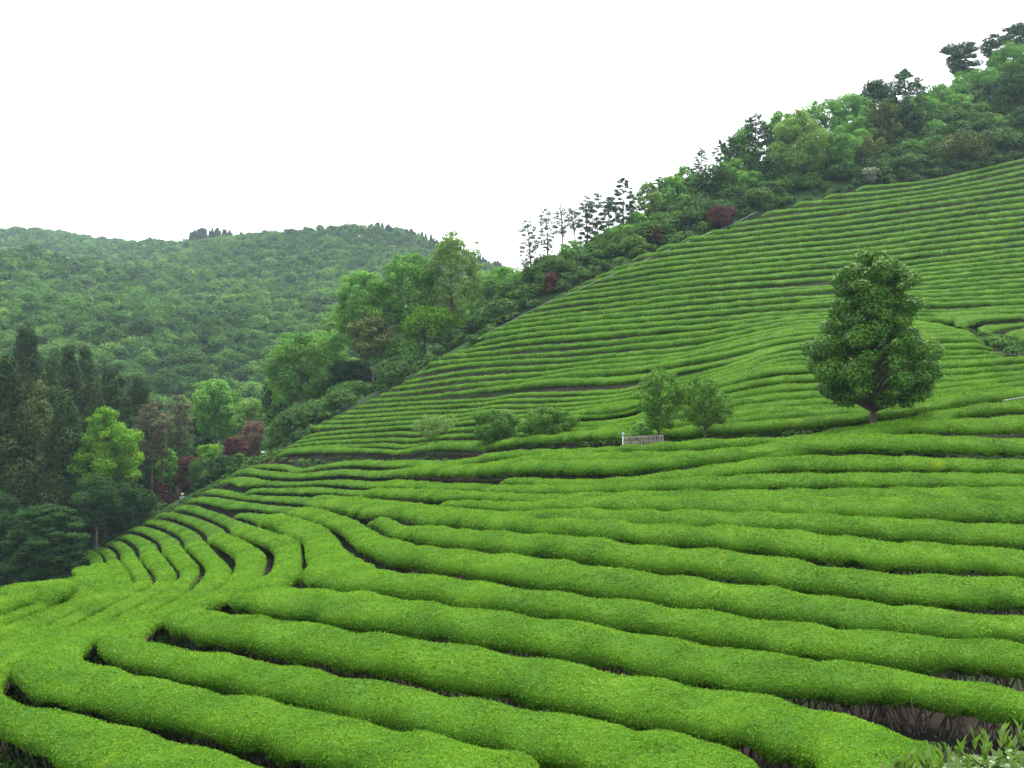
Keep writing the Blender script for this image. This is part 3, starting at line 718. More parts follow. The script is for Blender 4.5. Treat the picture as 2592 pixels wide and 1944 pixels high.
for k, (u, d, vt, vcb, wp, mm) in enumerate([(445,112,1075,1190,95,M_MID),(500,118,1060,1160,95,M_DARK),(590,122,1050,1130,90,M_MID),(355,104,1130,1250,90,M_DARK),(420,108,1130,1230,80,M_MID),(545,106,1150,1200,60,M_DARK),
   (205,98,1230,1350,110,M_DARK),(690,118,1010,1090,90,M_MID),(700,108,1075,1130,60,M_DARK),(345,98,1260,1330,70,M_DARK),(240,93,1330,1390,70,M_MID),(160,95,1180,1320,130,M_CEDAR),(60,96,1150,1320,140,M_CEDAR),(620,110,1120,1160,60,M_MID)]):
    T_("leafy_tree", "dense green tree in the crowded wood between the dark conifers and the tea rows", "tree", u, d, vt, vcb, wp, 'round', mm, 330 + k, "trees of the crowded wood at left", rc=.14, cover=.85, flat=.65)
# -- trees between the conifers and the tea
T_("maple_tree", "bright yellow-green leafy tree in front of the dark conifers", "tree", 262, 92, 1032, 1270, 190, 'tall', M_BRIGHT, 50, nc=70, rc=.13, cover=.9, leaf=.28)
T_("spreading_tree", "dark low spreading tree at the left end of the tea rows", "tree", 112, 72, 1283, 1475, 225, 'spread', M_DARK, 51, nc=95, rc=.13, flat=.3, cover=1.0, leaf=.22)
T_("spreading_tree", "dim dark tree at bottom left edge behind the spreading tree", "tree", -20, 82, 1250, 1480, 190, 'round', M_DARK, 52, nc=40, rc=.2, cover=1.2)
T_("pine_tree", "dull olive pine with thin bare trunk behind the lower red maple", "tree", 382, 100, 1010, 1165, 130, 'tall', M_DULL, 53, nc=38, rc=.16, cover=.55, flat=.5, bark=M_PBARK, trunk_r=.14)
T_("pine_tree", "slim grey pine with tall straight trunk rising from the red maples", "tree", 452, 104, 1000, 1130, 105, 'tall', M_DULL, 54, nc=28, rc=.17, cover=.5, flat=.5, bark=M_PBARK, trunk_r=.14)
T_("pine_tree", "dull pine with second thin trunk left of the slim grey pine", "tree", 408, 103, 1045, 1160, 70, 'tall', M_DULL, 55, nc=18, rc=.2, cover=.5, flat=.5, bark=M_PBARK, trunk_r=.13)
T_("leafy_tree", "light green round tree between the slim grey pine and the grove", "tree", 545, 116, 962, 1110, 150, 'round', M_MID, 56, nc=72, rc=.13, cover=.8)
T_("leafy_tree", "small pale green tree between the two dark red maples", "tree", 528, 99, 1125, 1195, 78, 'round', M_BRIGHT, 57, nc=22, rc=.2, cover=.9, leaf=.26)
T_("shrub", "small bright yellow-green shrub glowing between the pine trunks", "shrub", 376, 112, 1180, 1210, 42, 'round', M_BRIGHT, 58, nc=10, rc=.28)
T_("leafy_tree", "pale green tree with whitish trunk left of the pinkish maple", "tree", 640, 125, 1010, 1100, 100, 'round', M_PALE, 59, nc=28, rc=.19, cover=.8)
T_("leafy_tree", "dark green tree low in front of the bright yellow-green tree's trunk", "tree", 240, 87, 1205, 1330, 130, 'round', M_DARK, 60, nc=34, rc=.19)
T_("leafy_tree", "dark green undergrowth tree right below the bright yellow-green tree", "tree", 318, 90, 1215, 1340, 130, 'round', M_DARK, 61, nc=30, rc=.19)
G = "red maples along the field edge"
T_("red_maple", "dark red maple nearest the person in white, lowest of the red trees", "tree", 405, 100, 1222, 1290, 68, 'round', M_RED, 65, G, nc=22, rc=.2, leaf=.26)
T_("red_maple", "largest dark red maple above the person in white", "tree", 478, 100, 1155, 1245, 90, 'round', M_RED, 66, G, nc=30, rc=.19, leaf=.26)
T_("red_maple", "round dark purple-red maple left of the white sign", "tree", 587, 95, 1108, 1178, 68, 'round', M_RED, 67, G, nc=22, rc=.2, leaf=.26)
T_("red_maple", "loose pinkish-brown maple above the white sign", "tree", 640, 104, 1068, 1150, 100, 'round', M_PINK, 68, G, nc=24, rc=.18, cover=.6, leaf=.26)
T_("red_maple", "dim brownish-red maple at the low dark corner of the wood", "tree", 285, 97, 1290, 1360, 62, 'round', M_RED, 69, G, nc=16, rc=.22, leaf=.26)
T_("red_maple", "red maple shrub under the bare-trunked ridge pines", "tree", 1394, 103, 690, 740, 44, 'round', M_RED, 70, G, vb=742, nc=14, rc=.24, leaf=.26)
T_("red_maple", "flat small red maple on the field edge halfway up the ridge", "tree", 1656, 110, 575, 610, 52, 'spread', M_RED, 71, G, vb=622, nc=12, rc=.24, leaf=.26)
T_("red_maple", "wide dark red maple at the upper field edge by the pipe's top", "tree", 1825, 113, 525, 570, 82, 'spread', M_RED, 72, G, vb=580, nc=18, rc=.22, leaf=.26)
# -- grove on the shoulder of the field
G = "trees of the grove on the field's shoulder"
T_("leafy_tree", "tallest light green tree of the grove, ragged top against the sky", "tree", 1142, 105, 586, 815, 172, 'tall', M_PALE, 80, G, nc=80, rc=.11, cover=.65, trunk_r=.2, limbs=1.3)
T_("leafy_tree", "side stem of the grove's tallest tree with two small tufts", "tree", 1190, 107, 612, 760, 69, 'tall', M_PALE, 81, G, nc=14, rc=.2, cover=.6, lean=.5, trunk_r=.1)
T_("leafy_tree", "tall mid green grove tree just left of the tallest", "tree", 1035, 106, 638, 840, 172, 'round', M_MID, 82, G, nc=85, rc=.115, cover=.72, trunk_r=.2)
T_("leafy_tree", "round-topped grove tree with dark forked limbs, third from the tallest", "tree", 925, 106, 690, 880, 193, 'round', M_MID, 83, G, nc=90, rc=.115, cover=.72, trunk_r=.2)
T_("leafy_tree", "low bright tree under the grove's tallest crown", "tree", 1098, 103, 780, 860, 166, 'spread', M_BRIGHT, 84, G, nc=30, rc=.17, cover=.725)
T_("pine_tree", "olive pine with straight trunk inside the grove", "tree", 945, 102, 798, 915, 159, 'tall', M_OLIVE, 85, G, nc=24, rc=.17, cover=.7, flat=.45, bark=M_PBARK, trunk_r=.17)
T_("leafy_tree", "dense rounded tree at the grove's left foot", "tree", 762, 104, 842, 1015, 193, 'round', M_MID, 86, G, nc=85, rc=.12, cover=.72)
T_("leafy_tree", "darker tree behind the grove's left foot, between it and the pine", "tree", 838, 110, 838, 990, 152, 'round', M_MID, 87, G, nc=40, rc=.145, cover=.72)
T_("leafy_tree", "dark leafy tree low in the middle of the grove", "tree", 882, 104, 915, 1000, 131, 'round', M_DARK, 88, G, nc=30, rc=.19)
T_("leafy_tree", "dark low tree at the grove's right foot against the tea", "tree", 1010, 103, 855, 945, 166, 'round', M_MID, 89, G, nc=32, rc=.18, cover=.7)
T_("shrub", "dark olive shrub at the lower tip of the far hill field", "shrub", 768, 99, 1040, 1100, 72, 'round', M_OLIVE, 90, None, nc=22, rc=.22, cover=1.1)
T_("leafy_tree", "pale hazy tree just right of the grove's tallest trunk", "tree", 1205, 135, 690, 830, 110, 'tall', M_PALE, 91, G, nc=24, rc=.2, cover=.7)
T_("leafy_tree", "broad mid green tree on the saddle right of the grove", "tree", 1275, 122, 678, 830, 179, 'round', M_MID, 92, None, nc=42, rc=.18)
T_("leafy_tree", "dense green tree hiding the foot of the first ridge pine", "tree", 1330, 116, 690, 800, 124, 'round', M_MID, 93, None, nc=28, rc=.2)
for k, (u, d, vt, vcb, wp, mm) in enumerate([(1075,112,720,850,120,M_PALE),(800,110,880,1010,110,M_MID),(720,112,905,1030,100,M_BRIGHT),(1150,112,770,850,110,M_MID),(845,116,800,900,110,M_PALE),(700,118,960,1060,80,M_DARK)]):
    T_("leafy_tree", "green leafy tree packed inside the grove on the field's shoulder", "tree", u, d, vt, vcb, wp, 'round', mm, 360 + k, "trees packed inside the grove", rc=.13, cover=.65, flat=.65)
# -- pines on the ridge line
G = "slender pines on the ridge line"
pines = [(1346,106,722,563,690,62,-.35,.42),(1388,108,695,540,640,62,-.2,.34),(1427,109,690,527,600,46,-.35,.28),(1461,110,672,537,585,48,-.6,.28),
         (1487,111,655,505,640,56,-.15,.6),(1512,112,640,500,640,60,-.1,.55),(1540,113,635,508,640,54,0,.6),(1577,113,640,462,600,74,-.05,.85),(1598,114,640,520,610,40,0,.5),
         (1664,118,590,460,550,46,.1,.5),(1772,124,520,385,450,40,0,.55),(1822,126,500,366,455,52,0,.6),(1846,127,500,350,455,60,0,.65)]
for k, (u, d, vb, vt, vcb, wp, ln, cv) in enumerate(pines):
    T_("pine_tree", f"slender pine with bare trunk on the ridge against the sky, {ordinal(k + 1)} from the left", "tree", u, d, vt - 10, vcb, wp * 1.15, 'tall', M_PINE, 100 + k, G, vb=None, nc=58, rc=.11, cover=cv * 1.35, flat=.5, bark=M_PBARK, trunk_r=.11, leaf=.24, asp=.28, lean=ln, fill=.25, limbs=1.3)
T_("pine_tree", "broad dark pine on the ridge left of the light green ridge tree", "tree", 1908, 128, 293, 440, 100, 'tall', M_PINE, 120, None, nc=80, rc=.11, cover=.75, flat=.5, bark=M_PBARK)
T_("pine_tree", "tall ridge pine with pale trunk showing, right of the rounded crowns", "tree", 2288, 134, 182, 300, 110, 'tall', M_PINE, 121, None, nc=80, rc=.11, cover=.75, flat=.5, bark=M_PBARK, trunk_r=.16, lean=-.15)
G = "spreading pines at the top right skyline"
for k, (u, d, vt, vcb, wp, ln) in enumerate([(2440,152,122,205,135,-.4),(2512,156,100,170,110,0),(2560,158,74,150,110,0),(2612,160,62,140,90,0)]):
    T_("pine_tree", f"flat-crowned dark pine on the top right skyline, {ordinal(k + 1)} from the left", "tree", u, d, vt, vcb, wp, 'umbrella', M_PINE, 125 + k, G, nc=36, rc=.15, cover=.8, flat=.4, bark=M_PBARK, lean=ln, trunk_r=.14)
# -- leafy trees of the ridge wood
G = "leafy trees of the ridge wood"
ridge = [("broad dark green tree left of the wide red maple on the ridge", 1790, 118, 424, 560, 196, 'round', M_DARK),
 ("light green tall tree with visible trunk in the middle of the ridge wood", 2012, 122, 284, 480, 169, 'tall', M_PALE),
 ("green tree on the ridge between the thirteenth pine and the broad dark pine", 1880, 128, 324, 470, 108, 'round', M_MID),
 ("rounded ridge tree just right of the light green tall tree, on the skyline", 2068, 134, 259, 420, 142, 'round', M_MID),
 ("rounded ridge tree on the skyline, second right of the light green tall tree", 2140, 136, 246, 410, 135, 'round', M_MID),
 ("leafy ridge crown on the skyline left of the tall pale-trunk pine", 2205, 138, 209, 370, 142, 'round', M_DARK),
 ("olive green crown in front of the pale-trunk ridge pine", 2225, 130, 264, 400, 122, 'round', M_OLIVE),
 ("yellowish olive bush just above the top tea hedge at right", 2432, 124, 340, 440, 202, 'spread', M_OLIVE),
 ("bright green small tree right of the pale pine trunk", 2355, 134, 314, 420, 108, 'round', M_MID),
 ("green tree low in the ridge wood beneath the rounded skyline crowns", 2120, 122, 344, 470, 135, 'round', M_MID),
 ("dark tree at the right frame edge above the yellowish bush", 2560, 138, 194, 380, 189, 'round', M_DARK),
 ("bright leafy tree at the right frame edge under the skyline pines", 2545, 148, 124, 260, 162, 'round', M_MID),
 ("green crown on the slope left of the flat-crowned pines", 2380, 146, 219, 330, 148, 'round', M_MID),
 ("mid green bush tree on the slope under the flat-crowned pines", 2470, 148, 184, 310, 148, 'round', M_MID),
 ("small leafy tree at the ridge gap, right of the eighth pine", 1640, 115, 464, 590, 81, 'round', M_PALE),
 ("leafy tree on the ridge between the gap and the broad dark green tree", 1700, 118, 449, 590, 122, 'round', M_MID),
 ("green tree below the eleventh ridge pine", 1735, 122, 424, 540, 94, 'round', M_MID),
 ("dark understory tree beside the light green tall ridge tree", 1945, 119, 404, 520, 122, 'round', M_DARK),
 ("greyish green tree in mid ridge wood over white flowering shrub", 2185, 124, 354, 470, 135, 'round', M_OLIVE),
 ("tree filling the dark hollow of the ridge wood at far right", 2590, 130, 274, 410, 148, 'round', M_DARK),
 ("leafy sapling among the first bare-trunked ridge pines", 1450, 108, 609, 690, 81, 'round', M_MID),
 ("green shrub tree at foot of the dense ridge pines", 1570, 110, 574, 660, 122, 'round', M_MID)]
for k, (lab, u, d, vt, vcb, wp, kd, mm) in enumerate(ridge):
    T_("leafy_tree", lab, "tree", u, d, vt, vcb, wp, kd, mm, 140 + k, G, rc=.145, cover=.8)
for k, (u, d, vt, vcb, wp, mm) in enumerate([(1975,128,310,430,110,M_MID),(2050,126,345,470,110,M_MID),(2160,130,320,440,120,M_MID),(2270,132,300,410,120,M_DARK),(2330,140,270,380,110,M_MID),(2420,140,270,390,120,M_MID),(2500,142,250,380,120,M_DARK),
   (2570,146,180,320,130,M_MID),(1840,122,420,540,110,M_MID),(1760,120,470,580,100,M_MID),(1610,112,560,650,80,M_MID),(1520,110,615,680,70,M_MID),(2640,140,200,360,150,M_MID),(2100,124,400,480,90,M_PALE),(2300,126,380,450,90,M_MID),(1900,118,460,540,90,M_MID),(2540,132,320,420,100,M_MID),(2390,128,350,430,80,M_DARK)]):
    T_("leafy_tree", "green leafy tree filling the ridge wood above the far hill field", "tree", u, d, vt - 22, vcb, wp, 'round', mm, 380 + k, "trees filling the ridge wood", rc=.13, cover=.95, flat=.65)
r_ = T_("flowering_shrub", "white flowering shrub at the upper edge of the hill field", "shrub", 2197, 118, 428, 462, 46, 'round', leaf_mat("white_blossom", [(0.06,0.12,0.03),(0.12,0.18,0.06),(0.30,0.34,0.24),(0.5,0.52,0.45)], .2, 1, .3), 170, None, nc=12, rc=.28, vb=466)

# ------------------------------------------------------------------ wood floor, distant forest
TEA = np.concatenate(TEA_PTS)[::2]
far_ = np.ones(len(gv)); nb = (np.abs(gv[:, 0]) < 80) & (gv[:, 1] > -5) & (gv[:, 1] < 150)
def tea_dist(P):
    out = np.empty(len(P))
    for i in range(0, len(P), 500):
        out[i:i + 500] = np.sqrt(((P[i:i + 500, None] - TEA[None, ::2]) ** 2).sum(-1).min(1))
    return out
far_[nb] = np.clip((tea_dist(gv[nb][:, :2]) - 1.6) / 2, 0, 1)
GROUND.data.attributes.new('wood', 'FLOAT', 'POINT').data.foreach_set('value', far_.astype(np.float32))
EDGE = np.array([(300,2900),(397,2592),(450,2354),(473,2161),(562,1845),(674,1540),(756,1376),(863,1198),(937,1054),(1012,905),(1094,760),(1137,697),(1190,575),(1254,470),(1310,365),(1372,240),(1440,205),(1500,120),(1560,-20),(1650,-250)], float)
def free_of_tea(P, dist):
    ok = np.ones(len(P), bool)
    for i in range(0, len(P), 500):
        p = P[i:i + 500]
        ok[i:i + 500] = (((p[:, None] - TEA[None]) ** 2).sum(-1).min(1) > dist ** 2)
    return ok
def crowns(name, P, rad, zoff, flat, Lf, Wf, cover, m, seed, label, group=None, base=None, half=True):
    r = np.random.default_rng(seed)
    z = height(P[:, 0], P[:, 1])
    cen = np.concatenate([P, (z + zoff)[:, None]], -1)
    d = np.linalg.norm(cen, axis=1)
    Lc = Lf(d); Wc = Lc * .6
    cr = np.stack([rad, rad, rad * flat], -1)
    cnt = np.maximum(r.poisson(2.6 * np.pi * rad ** 2 * cover / (.5 * Lc * Wc)), 4)
    # knobbly crowns: each crown is several lumps
    nl = 6
    lum = unit(r.normal(0, 1, (len(P), nl, 3))); lum[..., 2] = np.abs(lum[..., 2]) * .9
    c2 = (cen[:, None] + lum * cr[:, None] * .55).reshape(-1, 3); r2 = np.repeat(cr * .58, nl, 0) * r.uniform(.75, 1.2, (len(c2), 1))
    n2 = np.maximum(np.repeat(cnt // nl, nl), 2)
    idx = np.repeat(np.arange(len(c2)), n2)
    dv = unit(r.normal(0, 1, (len(idx), 3))); dv[:, 2] = np.where(dv[:, 2] < -.25, -dv[:, 2], dv[:, 2])
    pp = c2[idx] + dv * (.7 + .3 * r.random((len(idx), 1))) * r2[idx]
    V, Q = cards(pp, dv + [0, 0, .55], np.repeat(Lc, nl)[idx], np.repeat(Wc, nl)[idx], .45, r)
    b = base if base is not None else np.clip(r.normal(.46, .13, len(P)), .05, .95)
    tint = np.clip(np.repeat(b, nl)[idx] + r.normal(0, .04, len(c2))[idx] + r.normal(0, .09, len(idx)), 0, 1)
    o = link(name, mesh_np(name, V, Q, tint), m)
    return tag(o, label, None, group, 'stuff')
# shrubs covering the wood floor above and beside the field
r = np.random.default_rng(77)
P = np.stack([r.uniform(-150, 120, 26000), r.uniform(70, 190, 26000)], -1)
Pz = np.concatenate([P, height(P[:, 0], P[:, 1])[:, None] + .6], -1)
u, v, d = project(Pz)
ue = np.interp(v, EDGE[:, 0], EDGE[:, 1])
inside = (u > -200) & (u < 2760) & (u < ue - 6) & (v < 1640) & ((P[:, 0] < -8) | (v < 930))
inside &= ~((np.abs(u - 459) < 34) & (v > 1225) & (v < 1330) & (d < 104)) & ~((np.abs(u - 667) < 34) & (v > 1120) & (v < 1215) & (d < 96))
P = P[inside]; P = P[free_of_tea(P, 1.15)]
clump_ = np.sin(P[:, 0] * .55 + 1.7 * np.sin(P[:, 1] * .31)) * np.sin(P[:, 1] * .6 + P[:, 0] * .2)
P = P[clump_ > np.where(P[:, 0] > -4, -2, 1) * r.uniform(-1.0, .7, len(P)) - np.where(P[:, 0] > -4, 3, 0)]
P = P[r.permutation(len(P))[:4600]]
rad = .45 + 1.7 * r.random(len(P)) ** np.where(P[:, 0] > -4, 1.3, 2.2)
rad = np.where(free_of_tea(P, 3.5), rad, np.minimum(rad, .8))
crowns("undergrowth", P, rad, rad * .35, .9, lambda d: np.clip(.0030 * d, .2, .5), None, 1.0, M_UNDER, 5, "dense green undergrowth and shrubs of the wood around the field")
# weeds and fern between the near rows, scrub in the gully
r = np.random.default_rng(78)
Pw = np.stack([r.uniform(-24, 24, 150000), r.uniform(9, 46, 150000)], -1)
patch = np.sin(Pw[:, 0] * .9 + 1.3 * np.sin(Pw[:, 1] * .7)) * np.sin(Pw[:, 1] * 1.1 + Pw[:, 0] * .4) + np.where((Pw[:, 0] < -3) & (Pw[:, 1] < 22), .75, 0)
Pw = Pw[patch > r.uniform(.2, 1.1, len(Pw))]
Pw = np.concatenate([Pw, np.stack([r.uniform(-15, -2, 45000), r.uniform(12, 24, 45000)], -1)])
zw = height(Pw[:, 0], Pw[:, 1])
P3 = np.concatenate([Pw, (zw + r.uniform(.02, .16, len(Pw)))[:, None]], -1)
V, Q = cards(P3, np.concatenate([r.normal(0, .5, (len(Pw), 2)), np.full((len(Pw), 1), .6)], -1), .085, .04, .4, r)
tag(link("weeds", mesh_np("weeds", V, Q, np.clip(r.normal(.35, .2, len(Q)), 0, 1)), M_UNDER), "low green weeds and fern on the soil between the tea rows", None, None, 'stuff')
Pg = np.stack([r.uniform(22, 46, 7000), r.uniform(50, 84, 7000)], -1)
u, v, d = project(np.concatenate([Pg, height(Pg[:, 0], Pg[:, 1])[:, None]], -1))
Pg = Pg[(u > 2330) & (v > 790) & (v < 930)]; Pg = Pg[free_of_tea(Pg, .9)][:420]
pt_ = resample(line('p 560,1180 640,1168 720,1157 850,1150 1000,1138 1200,1132 1400,1126 1560,1119 1700,1112 1850,1104 2050,1090'), 5)
Qp, ok = drop(pt_[:, 0], pt_[:, 1], 0.0, 34); Qp = np.repeat(Qp[ok][:, :2], 4, 0); Qp = Qp + r.normal(0, .45, Qp.shape)
Qp = Qp[free_of_tea(Qp, .75)]
crowns("path_scrub", Qp, r.uniform(.15, .42, len(Qp)), .1, .8, lambda d: np.clip(.003 * d, .12, .28), None, .9, M_UNDER, 18, "low scrub and weeds growing along the footpath")
Pf = np.stack([r.uniform(-45, 45, 30000), r.uniform(25, 100, 30000)], -1)
u, v, d = project(np.concatenate([Pf, height(Pf[:, 0], Pf[:, 1])[:, None]], -1))
Pf = Pf[(u > -100) & (u < 2700) & (v > 1120) & (u > np.interp(v, EDGE[:, 0], EDGE[:, 1]) - 5)]
Pf = Pf[free_of_tea(Pf, .72)]
Pf = Pf[~free_of_tea(Pf, 3.0)][:3800]
crowns("row_weeds", Pf, r.uniform(.12, .32, len(Pf)), .02, .8, lambda d: np.clip(.003 * d, .10, .26), None, .8, M_UNDER, 28, "dark green weeds growing in the gaps between tea rows")
if len(Pg): crowns("gully_scrub", Pg, r.uniform(.3, .7, len(Pg)), .15, .8, lambda d: np.clip(.003 * d, .15, .3), None, .9, M_UNDER, 8, "rough green scrub in the gully right of the lone dark tree")
# forest on the far hills
gx, gy = np.meshgrid(np.arange(-460, 330, 4.0), np.arange(125, 690, 4.0), indexing='ij')
P = np.stack([gx.ravel(), gy.ravel()], -1) + r.uniform(-1.9, 1.9, (gx.size, 2))
z = height(P[:, 0], P[:, 1]); u, v, d = project(np.concatenate([P, z[:, None] + 5], -1))
okk = (u > -260) & (u < 1560) & (v > 480) & (v < 1500) & ((d > 175) | (u < 1000)) & ((P[:, 0] < -30) | (d > 190))
P = P[okk]
low = P[P[:, 1] < 300]; P = np.concatenate([P, low + r.uniform(-2, 2, low.shape)])
P = P[free_of_tea(P, 14)]
rad = np.clip(r.normal(2.2, .6, len(P)), 1.2, 3.9)
base = np.clip(.40 + .10 * np.sin(P[:, 0] * .035 + 1) * np.cos(P[:, 1] * .028) + r.normal(0, .20, len(P)), .03, 1)
crowns("distant_forest", P, rad, r.uniform(1.2, 5.4, len(P)), .95, lambda d: np.clip(.0025 * d, .4, 1.5), None, .75, M_FOREST, 6, "dense broadleaf forest covering the distant hills at left", base=base)
# pointed conifers along the far ridge
def ridge_conifers(seed, pts, label):
    r = np.random.default_rng(seed); Vs, Qs, Ts, o = [], [], [], 0
    for (u, d, vtop, h) in pts:
        b = at(u, vtop, d); x, y = b[0], b[1]; zt = b[2]; h_ = h
        k = 150; t = r.random(k) ** .75; a = r.uniform(0, 6.28, k); rr = (1.03 - t) * h_ * .27 * np.sqrt(r.uniform(.4, 1, k))
        Pc = np.stack([x + rr * np.cos(a), y + rr * np.sin(a), zt - h_ + t * h_], -1)
        V, Q = cards(Pc, np.stack([np.cos(a), np.sin(a), .5 + 0 * a], -1), 1.25, .7, .4, r)
        Vs.append(V); Qs.append(Q + o); o += len(V); Ts.append(np.clip(r.normal(.4, .15, k), 0, 1))
    return tag(link("ridge_conifers", mesh_np("ridge_conifers", np.concatenate(Vs), np.concatenate(Qs), np.concatenate(Ts)), M_CEDAR), label, None, None, 'stuff')
def skyline(us, vs, d, dens, h, sd):
    r = np.random.default_rng(sd); out = []
    for q in range(dens):
        u = r.uniform(us[0], us[-1]); t = np.interp(u, us, vs)
        dd = d + r.uniform(-20, 6); out.append((u, dd, t - 4 + r.uniform(-6, 12) + (d - dd) * .25, h * r.uniform(.75, 1.15)))
    return out
ridge_conifers(1, skyline([478,500,570,640,680], [592,584,587,602,612], 560, 90, 7.5, 1), "row of pointed dark conifers on the far ridge, left patch")
ridge_conifers(2, skyline([952,965,1000,1060,1100,1200,1290], [572,572,578,592,606,650,682], 485, 200, 8, 2), "pointed dark conifers down the far ridge behind the grove")

# ------------------------------------------------------------------ leafy tea bush close to the camera
r = np.random.default_rng(9)
cx, cy = 2.22, 3.85; gz = float(height(cx, cy)); top = at(2560, 1852, 4.3)[2]
root = empty("tea_bush", (cx, cy, gz)); tag(root, "leafy tea bush with large glossy young leaves in the bottom right corner", "tea bush")
hh = top - gz
nl = 13000
aa = r.uniform(0, 6.28, nl); ph = np.arccos(r.uniform(-.1, 1, nl))
nrm = np.stack([np.sin(ph) * np.cos(aa), np.sin(ph) * np.sin(aa), np.cos(ph)], -1)
sc3 = np.array([.95, .66, hh * .55])
Pb = nrm * sc3 * r.uniform(.82, 1.03, (nl, 1)) + [0, 0, hh * .45]
Vb, Qb = cards(Pb, nrm * .6 + [0, -.25, .5], .052, .021, .5, r)
# upright shoots
sh = r.choice(nl, 420, replace=False); Vs, Qs = [Vb], [Qb]; o = len(Vb); Tt = [np.clip(r.normal(.45, .2, nl), 0, 1)]
for k in sh:
    if nrm[k, 2] < .25: continue
    p = nrm[k] * sc3 + [0, 0, hh * .45]; n_ = 5
    hgt = r.uniform(.03, .13)
    for q in range(n_):
        a = q * 2.4 + r.uniform(0, 6); t = np.array([math.cos(a) * .45, math.sin(a) * .45, .85]); t /= np.linalg.norm(t)
        s = np.cross(t, [0.1, .2, 1]); s /= np.linalg.norm(s); nn = np.cross(s, t)
        bse = p + [0, 0, hgt * (.4 + .6 * q / n_)]; L = r.uniform(.04, .068); W = L * .38
        Vs.append(np.array([bse, bse + t * L * .5 + s * W * .5 + nn * .006, bse + t * L, bse + t * L * .5 - s * W * .5 + nn * .006])); Qs.append(np.arange(4)[None] + o); o += 4
        Tt.append(np.clip(r.normal(.75, .15, 1), 0, 1))
link("foliage", mesh_np("foliage", np.concatenate(Vs), np.concatenate(Qs), np.concatenate(Tt)), M_CORNER, root)
paths, rads = [], []
for k in range(46):
    a = r.uniform(0, 6.28); q = math.sqrt(r.random())
    paths.append(np.array([(math.cos(a) * q * .35, math.sin(a) * q * .3, -.05), (math.cos(a) * q * .55, math.sin(a) * q * .45, hh * .35), (math.cos(a) * q * .8, math.sin(a) * q * .7, hh * .8)])); rads.append([.014, .010, .004])
tv, tq = tubes(paths, rads, 5)
tag(link("stems", mesh_np("stems", tv, tq), M_STEM, root), kind='stuff')

# ------------------------------------------------------------------ footpath
M_PATH = solid_mat("path_soil", (0.022,0.016,0.012), (0.055,0.036,0.025), 1.5, 1.0, bump=.3)
pp = line('p 640,1170 720,1160 850,1153 1000,1141 1200,1134 1400,1128 1600,1119 1800,1107 2000,1099 2200,1063 2400,1036 2592,1006 2700,990')
Q, ok = drop(resample(pp, 8)[:, 0], resample(pp, 8)[:, 1], 0.0, 36)
W = smooth(resample(Q[ok][:, :2], .8), 3)
tan = unit(np.gradient(W, axis=0)); nor = np.stack([-tan[:, 1], tan[:, 0]], -1)
offs = np.linspace(-.4, .4, 5)
XY = W[:, None] + nor[:, None] * offs[None, :, None]
V = np.concatenate([XY, height(XY[..., 0], XY[..., 1])[..., None] + .012], -1)
m_ = len(W); i = np.arange(m_ - 1)[:, None] * 5 + np.arange(4)[None]
tag(link("footpath", mesh_np("footpath", V.reshape(-1, 3), np.stack([i, i + 1, i + 6, i + 5], -1).reshape(-1, 4), smooth=True), M_PATH), kind='structure')

# ------------------------------------------------------------------ small built things
M_WOOD = solid_mat("weathered_bamboo", (0.12,0.105,0.085), (0.24,0.215,0.175), 9, .8, stretch=(1,1,.3))
M_METAL = solid_mat("galvanised_pipe", (0.16,0.17,0.18), (0.26,0.27,0.28), 4, .45, .6)
M_WHITE = solid_mat("white_paint", (0.72,0.73,0.74), (0.80,0.80,0.80), 3, .5)
M_TURQ = solid_mat("turquoise_paint", (0.16,0.36,0.38), (0.20,0.42,0.44), 3, .4)
M_BLACK = solid_mat("dark_paint", (0.02,0.025,0.04), (0.03,0.035,0.05), 3, .5)
def ground_at(u, v, d0=30):
    Q, ok = drop(np.array([float(u)]), np.array([float(v)]), 0.0, d0)
    return Q[0]
def box_np(c, s):
    c = np.array(c, float); s = np.array(s, float) / 2
    V = np.array([[x, y, z] for x in (-1, 1) for y in (-1, 1) for z in (-1, 1)]) * s + c
    return V, np.array([[0,1,3,2],[4,6,7,5],[0,4,5,1],[2,3,7,6],[0,2,6,4],[1,5,7,3]])
def join(parts):
    Vs, Qs, o = [], [], 0
    for V, Q in parts: Vs.append(V); Qs.append(Q + o); o += len(V)
    return np.concatenate(Vs), np.concatenate(Qs)
# bamboo fence by the tallest young tree
a = at(1580, CV, 41.0); b = at(1678, CV, 40.6)
pa = np.array([a[0], a[1], 0]); pb = np.array([b[0], b[1], 0])
za = at(1580, 1110, 41.0)[2]; zb_ = at(1678, 1104, 40.6)[2]
root = empty("bamboo_fence", (pa[0], pa[1], float(height(pa[0], pa[1])))); tag(root, "low weathered bamboo fence beside the footpath under the tallest young tree", "fence")
o0 = np.array(root.location)
for hz in (0.0, -.20):
    p0 = np.array([pa[0], pa[1], za + hz]) - o0; p1 = np.array([pb[0], pb[1], zb_ + hz * .9]) - o0
    v_, q_ = tubes([np.array([p0, (p0 + p1) / 2 + [0, 0, .012], p1])], [[.042] * 3], 8)
    link("rail", mesh_np("rail", v_, q_, smooth=True), M_WOOD, root)
for k in range(16):
    t = k / 15; x, y = (pa + (pb - pa) * t)[:2]; zt = za + (zb_ - za) * t + .05 * math.sin(k * 2.3); g = float(height(x, y))
    v_, q_ = tubes([np.array([(x, y - .035, g - .1), (x + .01, y - .035, (g + zt) / 2), (x, y - .035, zt + .03)]) - o0], [[.034, .032, .030]], 6)
    link("picket", mesh_np("picket", v_, q_, smooth=True), M_WOOD, root)
